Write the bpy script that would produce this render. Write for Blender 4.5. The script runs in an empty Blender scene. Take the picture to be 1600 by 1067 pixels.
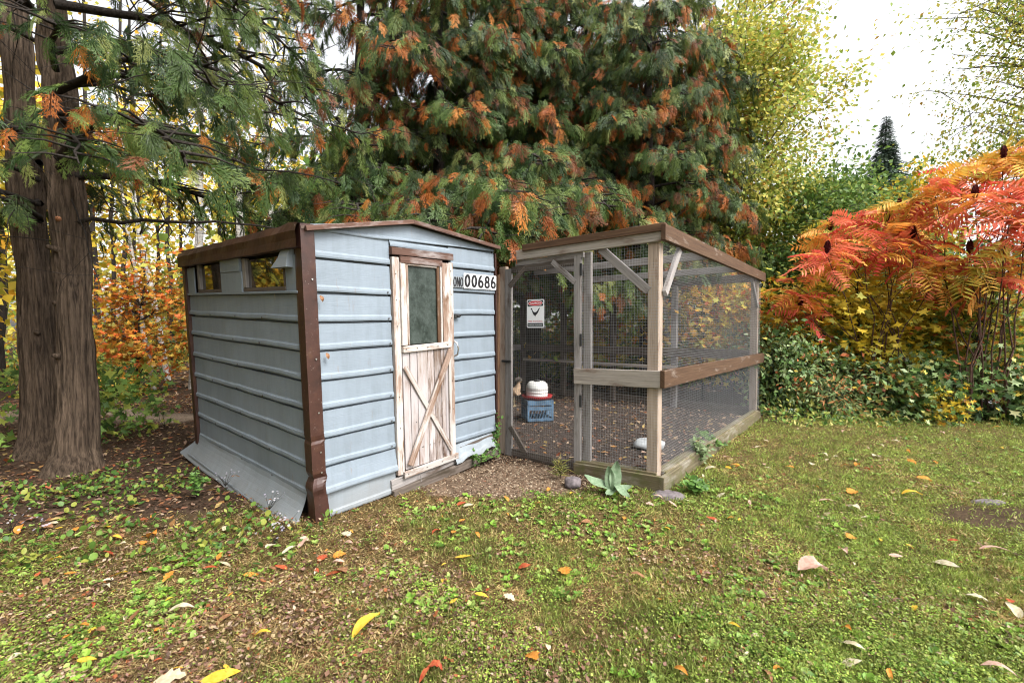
import bpy, bmesh, math, random
import numpy as np
from mathutils import Vector, Matrix, noise as mnoise
random.seed(7); rng = np.random.default_rng(7)
SC = bpy.context.scene; COL = SC.collection
# ---------------------------------------------------------------- camera, sky, sun, exposure
cd = bpy.data.cameras.new('camera'); cam = bpy.data.objects.new('camera', cd); COL.objects.link(cam)
cd.sensor_width = 36.0; cd.lens = 36.0 * 700 / 1600
cd.clip_start = 0.05; cd.clip_end = 500
cam.location = (0, 0, 1.3); cam.rotation_euler = (math.radians(90 - 1.68), 0, 0)
SC.camera = cam
SUN_EL, SUN_AZ = math.radians(50), math.radians(128)      # azimuth clockwise from +Y
w = bpy.data.worlds.new('World'); SC.world = w; w.use_nodes = True
nt = w.node_tree; nt.nodes.clear()
sky = nt.nodes.new('ShaderNodeTexSky'); sky.sky_type = 'NISHITA'; sky.sun_disc = False
sky.sun_elevation = SUN_EL; sky.sun_rotation = SUN_AZ
sky.air_density = 1.0; sky.dust_density = 4.0; sky.ozone_density = 1.0
hs = nt.nodes.new('ShaderNodeHueSaturation'); hs.inputs['Saturation'].default_value = 0.12
bg = nt.nodes.new('ShaderNodeBackground'); bg.inputs['Strength'].default_value = 0.14
wo = nt.nodes.new('ShaderNodeOutputWorld')
nt.links.new(sky.outputs[0], hs.inputs['Color']); nt.links.new(hs.outputs[0], bg.inputs['Color'])
nt.links.new(bg.outputs[0], wo.inputs['Surface'])
sl = bpy.data.lights.new('sun', 'SUN'); sl.energy = 1.5; sl.angle = math.radians(22); sl.color = (1, .96, .9)
sun = bpy.data.objects.new('sun', sl); COL.objects.link(sun)
sd = Vector((math.sin(SUN_AZ) * math.cos(SUN_EL), math.cos(SUN_AZ) * math.cos(SUN_EL), math.sin(SUN_EL)))
sun.rotation_euler = sd.to_track_quat('Z', 'Y').to_euler()
SC.view_settings.view_transform = 'Standard'; SC.view_settings.look = 'None'
SC.view_settings.exposure = 1.55; SC.view_settings.gamma = 1.0
SC.view_settings.use_curve_mapping = False
SC.cycles.filter_width = 1.1; SC.cycles.max_bounces = 5; SC.cycles.diffuse_bounces = 2; SC.cycles.transmission_bounces = 3
SC.cycles.caustics_reflective = False; SC.cycles.caustics_refractive = False

# ---------------------------------------------------------------- materials
def newmat(name):
    m = bpy.data.materials.new(name); m.use_nodes = True
    n = m.node_tree; b = n.nodes['Principled BSDF']; return m, n, b
def N(n, t, **k):
    x = n.nodes.new(t)
    for a, v in k.items():
        if a in x.inputs: x.inputs[a].default_value = v
        else: setattr(x, a, v)
    return x
def ramp(n, stops, fac):
    r = n.nodes.new('ShaderNodeValToRGB'); e = r.color_ramp.elements
    while len(e) < len(stops): e.new(0.5)
    for q, (p, c) in zip(e, stops):
        q.position = p; q.color = (*c, 1) if len(c) == 3 else c
    n.links.new(fac, r.inputs[0]); return r
def mixc(n, fac, a, b, mode='MIX'):
    x = n.nodes.new('ShaderNodeMix'); x.data_type = 'RGBA'; x.blend_type = mode
    for s, v in ((x.inputs[0], fac), (x.inputs[6], a), (x.inputs[7], b)):
        if isinstance(v, bpy.types.NodeSocket): n.links.new(v, s)
        elif isinstance(v, tuple): s.default_value = (*v, 1) if len(v) == 3 else v
        else: s.default_value = v
    return x.outputs[2]
def bump(n, b, h, strength=.3, dist=.01):
    x = N(n, 'ShaderNodeBump', Strength=strength, Distance=dist)
    n.links.new(h, x.inputs['Height']); n.links.new(x.outputs[0], b.inputs['Normal'])
def pnoise(n, vec, scale, det=4, rough=.6, dim='3D', w=None):
    x = N(n, 'ShaderNodeTexNoise', noise_dimensions=dim)
    x.inputs['Scale'].default_value = scale; x.inputs['Detail'].default_value = det
    x.inputs['Roughness'].default_value = rough
    if vec is not None: n.links.new(vec, x.inputs['Vector'])
    if w is not None: n.links.new(w, x.inputs['W'])
    return x.outputs['Fac']
def maprange(n, s, a, b, c=0., d=1.):
    x = N(n, 'ShaderNodeMapRange'); x.inputs[1].default_value = a; x.inputs[2].default_value = b
    x.inputs[3].default_value = c; x.inputs[4].default_value = d
    n.links.new(s, x.inputs[0]); return x.outputs[0]
def simple(name, col, rough=.6, metal=0, nz=0, nscale=20, spec=.5):
    m, n, b = newmat(name)
    b.inputs['Roughness'].default_value = rough; b.inputs['Metallic'].default_value = metal
    b.inputs['Specular IOR Level'].default_value = spec
    if nz:
        tc = n.nodes.new('ShaderNodeTexCoord'); f = pnoise(n, tc.outputs['Object'], nscale)
        r = ramp(n, [(.3, tuple(c * (1 - nz) for c in col)), (.7, tuple(min(1, c * (1 + nz)) for c in col))], f)
        n.links.new(r.outputs[0], b.inputs['Base Color']); bump(n, b, f, .3, .004)
    else: b.inputs['Base Color'].default_value = (*col, 1)
    return m
def woodmat(name, lo, mid, hi, stain=None, stain_amt=0, moss=0, paint=None, paint_lo=.4, paint_hi=.6):
    m, n, b = newmat(name)
    uv = n.nodes.new('ShaderNodeUVMap'); oi = n.nodes.new('ShaderNodeObjectInfo')
    wv = n.nodes.new('ShaderNodeMath'); wv.operation = 'MULTIPLY'; wv.inputs[1].default_value = 37
    n.links.new(oi.outputs['Random'], wv.inputs[0])
    def mp(sx, sy):
        x = n.nodes.new('ShaderNodeMapping'); x.inputs['Scale'].default_value = (sx, sy, 1)
        n.links.new(uv.outputs[0], x.inputs[0]); return x.outputs[0]
    grain = pnoise(n, mp(2.0, 75), 1, 5, .65, '4D', wv.outputs[0])
    broad = pnoise(n, mp(1.3, 9), 1.6, 4, .6, '4D', wv.outputs[0])
    blot = pnoise(n, mp(3, 12), 1.0, 5, .6, '4D', wv.outputs[0])
    r = ramp(n, [(.3, lo), (.5, mid), (.68, hi)], grain)
    c = mixc(n, maprange(n, broad, .3, .7, 0, .75), r.outputs[0], mid)
    fine = pnoise(n, mp(5, 190), 1, 3, .7, '4D', wv.outputs[0])
    c = mixc(n, maprange(n, fine, .56, .70, 0, .75), c, tuple(x * .4 for x in lo))
    if stain: c = mixc(n, maprange(n, blot, .62 - .35 * stain_amt, .72 - .2 * stain_amt), c, stain)
    if moss:
        tc = n.nodes.new('ShaderNodeTexCoord')
        g = pnoise(n, tc.outputs['Object'], 9, 5, .65)
        c = mixc(n, maprange(n, g, .62 - .3 * moss, .75 - .2 * moss, 0, .8), c, (.10, .105, .035))
    if paint:
        pn = pnoise(n, mp(5, 42), 1, 6, .7, '4D', wv.outputs[0])
        pb = pnoise(n, mp(1.6, 5), 1, 3, .5, '4D', wv.outputs[0])
        add = n.nodes.new('ShaderNodeMath'); add.operation = 'ADD'
        n.links.new(pn, add.inputs[0]); n.links.new(pb, add.inputs[1])
        c = mixc(n, maprange(n, add.outputs[0], paint_lo * 2, paint_hi * 2), paint, c)
    hsv = n.nodes.new('ShaderNodeHueSaturation')
    n.links.new(maprange(n, oi.outputs['Random'], 0, 1, .85, 1.12), hsv.inputs['Value'])
    n.links.new(c, hsv.inputs['Color']); n.links.new(hsv.outputs[0], b.inputs['Base Color'])
    b.inputs['Roughness'].default_value = .8; b.inputs['Specular IOR Level'].default_value = .3
    bump(n, b, grain, .45, .004)
    return m
M = {}
M['lumber'] = woodmat('weathered_lumber', (.19, .16, .135), (.35, .31, .27), (.47, .42, .37), (.17, .11, .08), .22)
M['lumber_pink'] = woodmat('post_lumber', (.24, .18, .14), (.40, .315, .25), (.51, .42, .34), (.22, .14, .10), .2)
M['lumber_grey'] = woodmat('grey_lumber', (.13, .12, .115), (.25, .23, .22), (.36, .335, .32), (.10, .075, .06), .25)
M['lumber_brown'] = woodmat('stained_lumber', (.040, .022, .013), (.09, .048, .026), (.17, .105, .06), (.25, .20, .165), .12)
M['lumber_moss'] = woodmat('mossy_lumber', (.07, .055, .032), (.13, .105, .06), (.22, .19, .125), (.26, .235, .19), .3, moss=.45)
M['lumber_dark'] = woodmat('dark_lumber', (.05, .04, .033), (.10, .08, .066), (.17, .14, .12), (.04, .03, .02), .3)
M['old_trim'] = woodmat('old_stained_trim', (.055, .028, .02), (.11, .058, .042), (.20, .12, .095), (.32, .28, .27), .35)
M['warm'] = woodmat('warm_brown_lumber', (.16, .08, .04), (.32, .18, .10), (.46, .32, .22), (.10, .05, .03), .2)
M['paint'] = woodmat('peeling_white_paint', (.15, .085, .055), (.25, .175, .135), (.36, .28, .235), (.12, .06, .03), .2,
                     paint=(.435, .405, .38), paint_lo=.455, paint_hi=.535)
M['paint_plank'] = woodmat('washed_plank', (.15, .105, .08), (.28, .235, .21), (.38, .34, .32), (.14, .07, .035), .35,
                     paint=(.38, .345, .345), paint_lo=.46, paint_hi=.62)
M['bare_door'] = woodmat('bare_plank', (.085, .05, .034), (.20, .145, .115), (.32, .27, .24), (.075, .04, .024), .3,
                     paint=(.42, .38, .375), paint_lo=.44, paint_hi=.56)
def sidingmat(name, base):
    m, n, b = newmat(name)
    uv = n.nodes.new('ShaderNodeUVMap'); tc = n.nodes.new('ShaderNodeTexCoord')
    mp = n.nodes.new('ShaderNodeMapping'); mp.inputs['Scale'].default_value = (9, 150, 1)
    n.links.new(uv.outputs[0], mp.inputs[0])
    g = pnoise(n, mp.outputs[0], 1, 4, .6)
    mp2 = n.nodes.new('ShaderNodeMapping'); mp2.inputs['Scale'].default_value = (14, 14, 1.6)
    n.links.new(tc.outputs['Object'], mp2.inputs[0])
    s = pnoise(n, mp2.outputs[0], 1, 5, .65); s2 = pnoise(n, tc.outputs['Object'], 3.5, 5, .6)
    s3 = pnoise(n, tc.outputs['Object'], 45, 3, .6)
    c = mixc(n, maprange(n, s, .42, .75, 0, .45), base, tuple(x * y for x, y in zip(base, (.66, .66, .62))))
    c = mixc(n, maprange(n, s2, .45, .75, 0, .35), c, tuple(min(1, x * 1.2) for x in base))
    c = mixc(n, maprange(n, s3, .68, .78, 0, .55), c, (.20, .20, .19))
    sx = n.nodes.new('ShaderNodeSeparateXYZ'); n.links.new(tc.outputs['Object'], sx.inputs[0])     # mud splashed up from the ground, ragged edge
    ad = n.nodes.new('ShaderNodeMath'); ad.operation = 'MULTIPLY_ADD'; ad.inputs[1].default_value = -.55; n.links.new(s2, ad.inputs[0]); n.links.new(sx.outputs[2], ad.inputs[2])
    c = mixc(n, maprange(n, ad.outputs[0], -.04, -.32, 0, .32), c, (.15, .125, .095))
    r4 = pnoise(n, mp2.outputs[0], 2.3, 6, .75); c = mixc(n, maprange(n, r4, .61, .72, 0, .5), c, (.20, .12, .07))
    sc = n.nodes.new('ShaderNodeMapping'); sc.inputs['Scale'].default_value = (3, 90, 1); n.links.new(uv.outputs[0], sc.inputs[0])
    s5 = pnoise(n, sc.outputs[0], 1, 4, .7); c = mixc(n, maprange(n, s5, .60, .74, 0, .35), c, tuple(x * .6 for x in base))
    dn = pnoise(n, tc.outputs['Object'], 5, 2, .5); hh = n.nodes.new('ShaderNodeMath'); hh.operation = 'MULTIPLY_ADD'; hh.inputs[1].default_value = 5; n.links.new(dn, hh.inputs[0]); n.links.new(g, hh.inputs[2])
    n.links.new(c, b.inputs['Base Color']); b.inputs['Roughness'].default_value = .5
    b.inputs['Specular IOR Level'].default_value = .35
    bump(n, b, hh.outputs[0], .35, .004); return m
M['siding'] = sidingmat('pale_blue_metal_siding', (.205, .245, .288))
M['siding_pale'] = sidingmat('scuffed_pale_siding', (.25, .285, .318))
def metalbrown():
    m, n, b = newmat('brown_enamel_metal'); tc = n.nodes.new('ShaderNodeTexCoord')
    f = pnoise(n, tc.outputs['Object'], 7, 6, .65); g = pnoise(n, tc.outputs['Object'], 60, 3)
    r = ramp(n, [(.3, (.025, .011, .008)), (.55, (.052, .021, .015)), (.75, (.085, .042, .022))], f)
    c = mixc(n, maprange(n, g, .66, .74, 0, .6), r.outputs[0], (.30, .24, .21))
    n.links.new(c, b.inputs['Base Color']); b.inputs['Roughness'].default_value = .42; bump(n, b, f, .3, .01); return m
M['brown_metal'] = metalbrown()
M['black'] = simple('black_metal', (.02, .02, .02), .5)
M['screw'] = simple('rusty_screw', (.05, .04, .035), .6)
M['galv'] = simple('galvanised_wire', (.36, .37, .385), .5, .2)
M['galv_dark'] = simple('dull_wire', (.22, .22, .215), .5, .3)
M['steel'] = simple('bright_steel', (.55, .55, .54), .35, .9)
M['white'] = simple('white_plastic', (.55, .55, .53), .55, 0, .14, 9)
M['white_plate'] = simple('white_plate', (.74, .75, .75), .5)
M['ink'] = simple('black_ink', (.012, .012, .014), .5)
M['red_ink'] = simple('red_ink', (.55, .03, .04), .5)
M['pink_ink'] = simple('faded_red_ink', (.6, .22, .27), .5)
M['red'] = simple('red_plastic', (.28, .018, .018), .5, 0, .3, 12)
M['blue'] = simple('faded_blue_plastic', (.06, .115, .18), .6, 0, .45, 10)
M['soil_dark'] = simple('dark_interior', (.02, .018, .015), .9)
M['stone'] = simple('purple_grey_stone', (.125, .105, .11), .9, 0, .5, 30)
M['slab'] = simple('pale_grey_stone', (.40, .42, .43), .8, 0, .15, 18)
M['roofing'] = simple('brown_roofing', (.09, .06, .045), .8, 0, .4, 12)
M['feather'] = simple('buff_feathers', (.42, .29, .19), .85, 0, .3, 35)
M['crest'] = simple('grey_buff_crest', (.38, .33, .28), .9, 0, .25, 50)
M['hen_leg'] = simple('hen_shank', (.35, .27, .15), .7)
M['comb'] = simple('red_comb', (.35, .03, .02), .6)
M['fruit'] = simple('sumac_fruit', (.075, .010, .012), .9, 0, .5, 60)
def glass(name, tint, smudge, rough):
    m, n, b = newmat(name); tc = n.nodes.new('ShaderNodeTexCoord')
    d = pnoise(n, tc.outputs['Object'], 5, 6, .65)
    w1 = N(n, 'ShaderNodeTexWave'); w1.inputs['Scale'].default_value = 2.2; w1.inputs['Distortion'].default_value = 9
    w1.inputs['Detail'].default_value = 3; n.links.new(tc.outputs['Object'], w1.inputs[0])
    d2 = pnoise(n, tc.outputs['Object'], 34, 6, .8)
    c = mixc(n, maprange(n, d, .40, .70), tint, smudge)
    c = mixc(n, maprange(n, d2, .45, .7, 0, .5), c, tuple(x * 1.5 for x in smudge))
    c = mixc(n, maprange(n, w1.outputs['Fac'], .97, 1.0, 0, .12), c, tuple(x * 1.6 for x in smudge))
    n.links.new(c, b.inputs['Base Color']); b.inputs['Roughness'].default_value = rough
    b.inputs['Specular IOR Level'].default_value = .45
    return m
M['door_glass'] = glass('mottled_door_glass', (.014, .022, .017), (.062, .078, .07), .4)  # dark green pane mottled with paler smudges
def mirrorish():
    m, n, b = newmat('dark_window_glass'); tc = n.nodes.new('ShaderNodeTexCoord')
    d = pnoise(n, tc.outputs['Object'], 3, 3)
    b.inputs['Base Color'].default_value = (.02, .018, .012, 1)
    b.inputs['Roughness'].default_value = .03; b.inputs['IOR'].default_value = 2.7
    b.inputs['Specular IOR Level'].default_value = .8
    bump(n, b, d, .04, .01); return m
M['window_glass'] = mirrorish()
def leafmat(name, trans=.35, rough=.55, spec=.25, sat=1.0):
    m = bpy.data.materials.new(name); m.use_nodes = True; n = m.node_tree
    b = n.nodes['Principled BSDF']; out = n.nodes['Material Output']
    a = N(n, 'ShaderNodeAttribute'); a.attribute_name = 'tint'
    n.links.new(a.outputs['Color'], b.inputs['Base Color'])
    b.inputs['Roughness'].default_value = rough; b.inputs['Specular IOR Level'].default_value = spec
    t = N(n, 'ShaderNodeBsdfTranslucent'); n.links.new(a.outputs['Color'], t.inputs['Color'])
    mx = N(n, 'ShaderNodeMixShader'); mx.inputs[0].default_value = trans
    n.links.new(b.outputs[0], mx.inputs[1]); n.links.new(t.outputs[0], mx.inputs[2])
    n.links.new(mx.outputs[0], out.inputs['Surface']); return m
M['leaf'] = leafmat('leaf'); M['needle'] = leafmat('cedar_spray', .2, .5, .35); M['grass'] = leafmat('grass_blade', .3)
def spraymat():
    m = leafmat('instanced_cedar_spray', .2, .5, .3); n = m.node_tree; a = [x for x in n.nodes if x.type == 'ATTRIBUTE'][0]; a.attribute_type = 'INSTANCER'
    j = N(n, 'ShaderNodeAttribute'); j.attribute_name = 'jit'; vm = N(n, 'ShaderNodeVectorMath', operation='SCALE')
    tgt = [l.to_socket for l in n.links if l.from_node == a]
    n.links.new(a.outputs['Vector'], vm.inputs[0]); n.links.new(j.outputs['Fac'], vm.inputs['Scale'])
    for t in tgt: n.links.new(vm.outputs[0], t)
    return m
M['spray'] = spraymat()
M['gloss'] = leafmat('glossy_leaf', .25, .48, .3)
def objleaf(name, c1, c2, trans=.3, scale=6):
    m = bpy.data.materials.new(name); m.use_nodes = True; n = m.node_tree
    b = n.nodes['Principled BSDF']; out = n.nodes['Material Output']
    tc = n.nodes.new('ShaderNodeTexCoord'); oi = n.nodes.new('ShaderNodeObjectInfo')
    wv = n.nodes.new('ShaderNodeMath'); wv.operation = 'MULTIPLY'; wv.inputs[1].default_value = 31
    n.links.new(oi.outputs['Random'], wv.inputs[0])
    f = pnoise(n, tc.outputs['Object'], scale, 4, .6, '4D', wv.outputs[0])
    r = ramp(n, [(.38, c1), (.62, c2)], f)
    n.links.new(r.outputs[0], b.inputs['Base Color']); b.inputs['Roughness'].default_value = .6
    b.inputs['Specular IOR Level'].default_value = .25
    t = N(n, 'ShaderNodeBsdfTranslucent'); n.links.new(r.outputs[0], t.inputs['Color'])
    mx = N(n, 'ShaderNodeMixShader'); mx.inputs[0].default_value = trans
    n.links.new(b.outputs[0], mx.inputs[1]); n.links.new(t.outputs[0], mx.inputs[2])
    n.links.new(mx.outputs[0], out.inputs['Surface']); return m
def barkmat(name, lo, hi, sx=40, sz=4, birch=False):
    m, n, b = newmat(name); tc = n.nodes.new('ShaderNodeTexCoord')
    mp = n.nodes.new('ShaderNodeMapping'); mp.inputs['Scale'].default_value = (sx, sx, sz)
    n.links.new(tc.outputs['Object'], mp.inputs[0])
    f = pnoise(n, mp.outputs[0], 1, 5, .7); g = pnoise(n, tc.outputs['Object'], 2.5, 4)
    r = ramp(n, [(.35, lo), (.65, hi)], f)
    c = mixc(n, maprange(n, g, .4, .7, 0, .5), r.outputs[0], tuple(x * .6 for x in lo))
    if birch:
        mp3 = n.nodes.new('ShaderNodeMapping'); mp3.inputs['Scale'].default_value = (4, 4, 22)
        n.links.new(tc.outputs['Object'], mp3.inputs[0]); h = pnoise(n, mp3.outputs[0], 1, 3)
        c = mixc(n, maprange(n, h, .58, .64), c, (.04, .035, .03))
    n.links.new(c, b.inputs['Base Color']); b.inputs['Roughness'].default_value = .9
    b.inputs['Specular IOR Level'].default_value = .2
    bump(n, b, f, 1.0, .03); return m
M['cedar_bark'] = barkmat('cedar_bark', (.030, .020, .013), (.175, .125, .088), 46, 3.4)
M['dark_bark'] = barkmat('dark_bark', (.02, .016, .013), (.055, .045, .038), 40, 6)
M['red_bark'] = barkmat('sumac_bark', (.06, .032, .025), (.15, .085, .065), 30, 8)
M['grey_bark'] = barkmat('grey_bark', (.10, .09, .08), (.22, .20, .18), 20, 6)
M['birch_bark'] = barkmat('birch_bark', (.42, .40, .37), (.62, .60, .57), 6, 12, True)
M['cut'] = simple('pruned_stub', (.30, .13, .06), .8, 0, .3, 40)

# ---------------------------------------------------------------- helpers
def put(o, parent=None, label=None, cat=None, group=None, kind=None):
    if o.name not in COL.objects: COL.objects.link(o)
    if parent: o.parent = parent
    if label: o['label'] = label
    if cat: o['category'] = cat
    if group: o['group'] = group
    if kind: o['kind'] = kind
    return o
def empty(name, loc, label, cat, group=None, rotz=0, mat=None):
    o = bpy.data.objects.new(name, None); o.empty_display_size = .1
    if mat is not None: o.matrix_world = mat
    else: o.location = loc; o.rotation_euler = (0, 0, rotz)
    return put(o, None, label, cat, group)
def mesh(name, V, F, mat, parent=None, smooth=False, uv=None, **k):
    me = bpy.data.meshes.new(name); me.from_pydata([tuple(v) for v in V], [], [tuple(f) for f in F])
    if uv is not None:
        l = me.uv_layers.new(name='UVMap'); vi = np.zeros(len(me.loops), 'i'); me.loops.foreach_get('vertex_index', vi)
        l.data.foreach_set('uv', np.asarray(uv, 'f')[vi].ravel())
    if smooth: me.polygons.foreach_set('use_smooth', [True] * len(me.polygons))
    me.materials.append(mat); me.update()
    return put(bpy.data.objects.new(name, me), parent, **k)
XF = None
def board(name, A, B, wid, thk, nrm, mat, parent, bev=.0025, **k):
    """plank from A to B, width across, thickness along nrm (centred)"""
    A, B = Vector(A), Vector(B); X = (B - A); L = X.length; X.normalize()
    Z = Vector(nrm); Z = (Z - X * Z.dot(X)).normalized(); Y = Z.cross(X)
    bm = bmesh.new(); bmesh.ops.create_cube(bm, size=1)
    for v in bm.verts: v.co = Vector((v.co.x * L, v.co.y * wid, v.co.z * thk))
    # a little warp: extra cuts along the length
    if L > .5:
        nseg = max(2, int(L / .25))
        for i in range(1, nseg):
            bmesh.ops.bisect_plane(bm, geom=bm.verts[:] + bm.edges[:] + bm.faces[:], plane_co=(-L / 2 + L * i / nseg, 0, 0), plane_no=(1, 0, 0))
    if bev:
        es = [e for e in bm.edges if len(e.link_faces) == 2 and e.calc_face_angle(0) > 1.0]
        bmesh.ops.bevel(bm, geom=es, offset=min(bev, thk * .3), segments=1, affect='EDGES')
    me = bpy.data.meshes.new(name); uvl = bm.loops.layers.uv.new('UVMap'); off = random.random() * 10
    for f in bm.faces:
        for l in f.loops: l[uvl].uv = (l.vert.co.x + off, l.vert.co.y + l.vert.co.z * 1.01 + off)
    ph = random.random() * 20
    for v in bm.verts:
        c = v.co
        wy = mnoise.noise(Vector((c.x * 1.3 + ph, 0, 1))) * .003; wz = mnoise.noise(Vector((c.x * 1.1 + ph, 5, 1))) * .003
        p = (A + B) / 2 + X * c.x + Y * (c.y + wy) + Z * (c.z + wz)
        v.co = XF(p) if XF else p
    bm.to_mesh(me); bm.free(); me.materials.append(mat)
    return put(bpy.data.objects.new(name, me), parent, **k)
def tubes(paths, sides=5):
    """paths: list of (points Nx3, radii N). returns V, F"""
    V, F = [], []; base = 0
    ang = np.arange(sides) * 2 * math.pi / sides; ca, sa = np.cos(ang), np.sin(ang)
    for P, R in paths:
        P = np.asarray(P, float); R = np.asarray(R, float); n = len(P)
        T = np.gradient(P, axis=0); T /= np.linalg.norm(T, axis=1)[:, None] + 1e-9
        up = np.array([0, 0, 1.]) if abs(T[0, 2]) < .9 else np.array([1., 0, 0])
        a = np.cross(T, up); a /= np.linalg.norm(a, axis=1)[:, None] + 1e-9; b = np.cross(T, a)
        ring = P[:, None] + R[:, None, None] * (a[:, None] * ca[None, :, None] + b[:, None] * sa[None, :, None])
        V.append(ring.reshape(-1, 3))
        i = np.arange(n - 1)[:, None] * sides; j = np.arange(sides)[None]; j2 = (j + 1) % sides
        q = np.stack([i + j, i + j2, i + sides + j2, i + sides + j], -1).reshape(-1, 4) + base
        F.append(q); base += n * sides
    return np.concatenate(V), np.concatenate(F)
def npmesh(name, V, F, mat, parent=None, tint=None, smooth=False, **k):
    """fast mesh from arrays; F is (m,3) or (m,4)"""
    V = np.ascontiguousarray(V, 'f'); F = np.ascontiguousarray(F, 'i'); m, s = F.shape
    me = bpy.data.meshes.new(name); me.vertices.add(len(V)); me.vertices.foreach_set('co', V.ravel())
    me.loops.add(m * s); me.loops.foreach_set('vertex_index', F.ravel())
    me.polygons.add(m); me.polygons.foreach_set('loop_start', np.arange(0, m * s, s, dtype='i'))
    me.polygons.foreach_set('loop_total', np.full(m, s, 'i'))
    if smooth: me.polygons.foreach_set('use_smooth', np.ones(m, bool))
    if tint is not None:
        a = me.attributes.new('tint', 'FLOAT_COLOR', 'POINT')
        c = np.ones((len(V), 4), 'f'); c[:, :3] = tint; a.data.foreach_set('color', c.ravel())
    me.materials.append(mat); me.update(calc_edges=True); me.validate()
    return put(bpy.data.objects.new(name, me), parent, **k)
def frames(X, Zh):
    """rotation matrices with columns X (dir), Y, Z from direction and normal hint"""
    X = X / (np.linalg.norm(X, axis=1)[:, None] + 1e-9)
    Z = Zh - X * (X * Zh).sum(1)[:, None]; Z /= np.linalg.norm(Z, axis=1)[:, None] + 1e-9
    return np.stack([X, np.cross(Z, X), Z], -1)
def cloud(name, mat, tmpl, R, T, S, C, parent=None, jit=.12, **k):
    """many small leaves as one mesh. tmpl: list of (V, F3); R Nx3x3, T Nx3, S N, C Nx3"""
    n = len(T); ti = rng.integers(0, len(tmpl), n); VV, FF, CC = [], [], []; base = 0
    for t, (tv, tf) in enumerate(tmpl):
        s = np.nonzero(ti == t)[0]
        if not len(s): continue
        v = np.einsum('nij,kj->nki', R[s], tv) * (S[s][:, None, None] if S.ndim == 1 else 1) + T[s][:, None]
        f = tf[None] + (np.arange(len(s)) * len(tv))[:, None, None] + base
        c = np.repeat(C[s][:, None], len(tv), 1) * (1 + rng.uniform(-jit, jit, (len(s), len(tv), 1)))
        VV.append(v.reshape(-1, 3)); FF.append(f.reshape(-1, 3)); CC.append(c.reshape(-1, 3)); base += len(s) * len(tv)
    return npmesh(name, np.concatenate(VV), np.concatenate(FF), mat, parent, np.clip(np.concatenate(CC), 0, 1), **k)
def gcloud(name, mat, tobjs, R, T, S, C, parent=None, **k):
    """foliage whose sprays are instanced by a geometry node tree on one point mesh"""
    n = len(T); me = bpy.data.meshes.new(name); me.vertices.add(n); me.vertices.foreach_set('co', np.ascontiguousarray(T, 'f').ravel())
    eu = np.stack([np.arctan2(R[:, 2, 1], R[:, 2, 2]), -np.arcsin(np.clip(R[:, 2, 0], -1, 1)), np.arctan2(R[:, 1, 0], R[:, 0, 0])], 1)
    for nm, ty, key, val in (('rot', 'FLOAT_VECTOR', 'vector', eu), ('size', 'FLOAT', 'value', S), ('tint', 'FLOAT_VECTOR', 'vector', C)):
        a = me.attributes.new(nm, ty, 'POINT'); a.data.foreach_set(key, np.ascontiguousarray(val, 'f').ravel())
    o = put(bpy.data.objects.new(name, me), parent, **k)
    ng = bpy.data.node_groups.new('instance_sprays', 'GeometryNodeTree'); ng.interface.new_socket('Geometry', in_out='INPUT', socket_type='NodeSocketGeometry'); ng.interface.new_socket('Geometry', in_out='OUTPUT', socket_type='NodeSocketGeometry')
    a = ng.nodes.new; L = ng.links.new; gi, go, ip, jn = a('NodeGroupInput'), a('NodeGroupOutput'), a('GeometryNodeInstanceOnPoints'), a('GeometryNodeJoinGeometry')
    for t in tobjs:
        oi = a('GeometryNodeObjectInfo'); oi.inputs['Object'].default_value = t; oi.inputs['As Instance'].default_value = True; L(oi.outputs['Geometry'], jn.inputs[0])
    def att(nm, ty): x = a('GeometryNodeInputNamedAttribute'); x.data_type = ty; x.inputs['Name'].default_value = nm; return x.outputs['Attribute']
    er = a('FunctionNodeEulerToRotation'); L(att('rot', 'FLOAT_VECTOR'), er.inputs[0])
    L(gi.outputs[0], ip.inputs['Points']); L(jn.outputs[0], ip.inputs['Instance']); ip.inputs['Pick Instance'].default_value = True
    L(er.outputs[0], ip.inputs['Rotation']); L(att('size', 'FLOAT'), ip.inputs['Scale']); L(ip.outputs[0], go.inputs[0])
    md = o.modifiers.new('sprays', 'NODES'); md.node_group = ng; return o
def unit(n):
    v = rng.normal(size=(n, 3)); return v / np.linalg.norm(v, axis=1)[:, None]
def pal(n, cols, wts=None):
    cols = np.array(cols); wts = None if wts is None else np.array(wts) / np.sum(wts)
    return cols[rng.choice(len(cols), n, p=wts)]
# value noise for fields
_G = rng.uniform(0, 1, (64, 64, 64))
def vnoise(P, s):
    P = np.asarray(P, float) * s + 1000; I = np.floor(P).astype(int); f = P - I; f = f * f * (3 - 2 * f); o = 0
    for dx in (0, 1):
        for dy in (0, 1):
            for dz in (0, 1):
                wgt = (f[:, 0] if dx else 1 - f[:, 0]) * (f[:, 1] if dy else 1 - f[:, 1]) * (f[:, 2] if dz else 1 - f[:, 2])
                o = o + wgt * _G[(I[:, 0] + dx) % 64, (I[:, 1] + dy) % 64, (I[:, 2] + dz) % 64]
    return o
def vn2(x, y, s, z=0.): return vnoise(np.stack([x, y, np.full_like(x, z)], 1), s)
def fbm2(x, y, s, z=0.): return (vn2(x, y, s, z) * .5 + vn2(x, y, s * 2.1, z + 3) * .3 + vn2(x, y, s * 4.3, z + 7) * .2)

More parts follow.
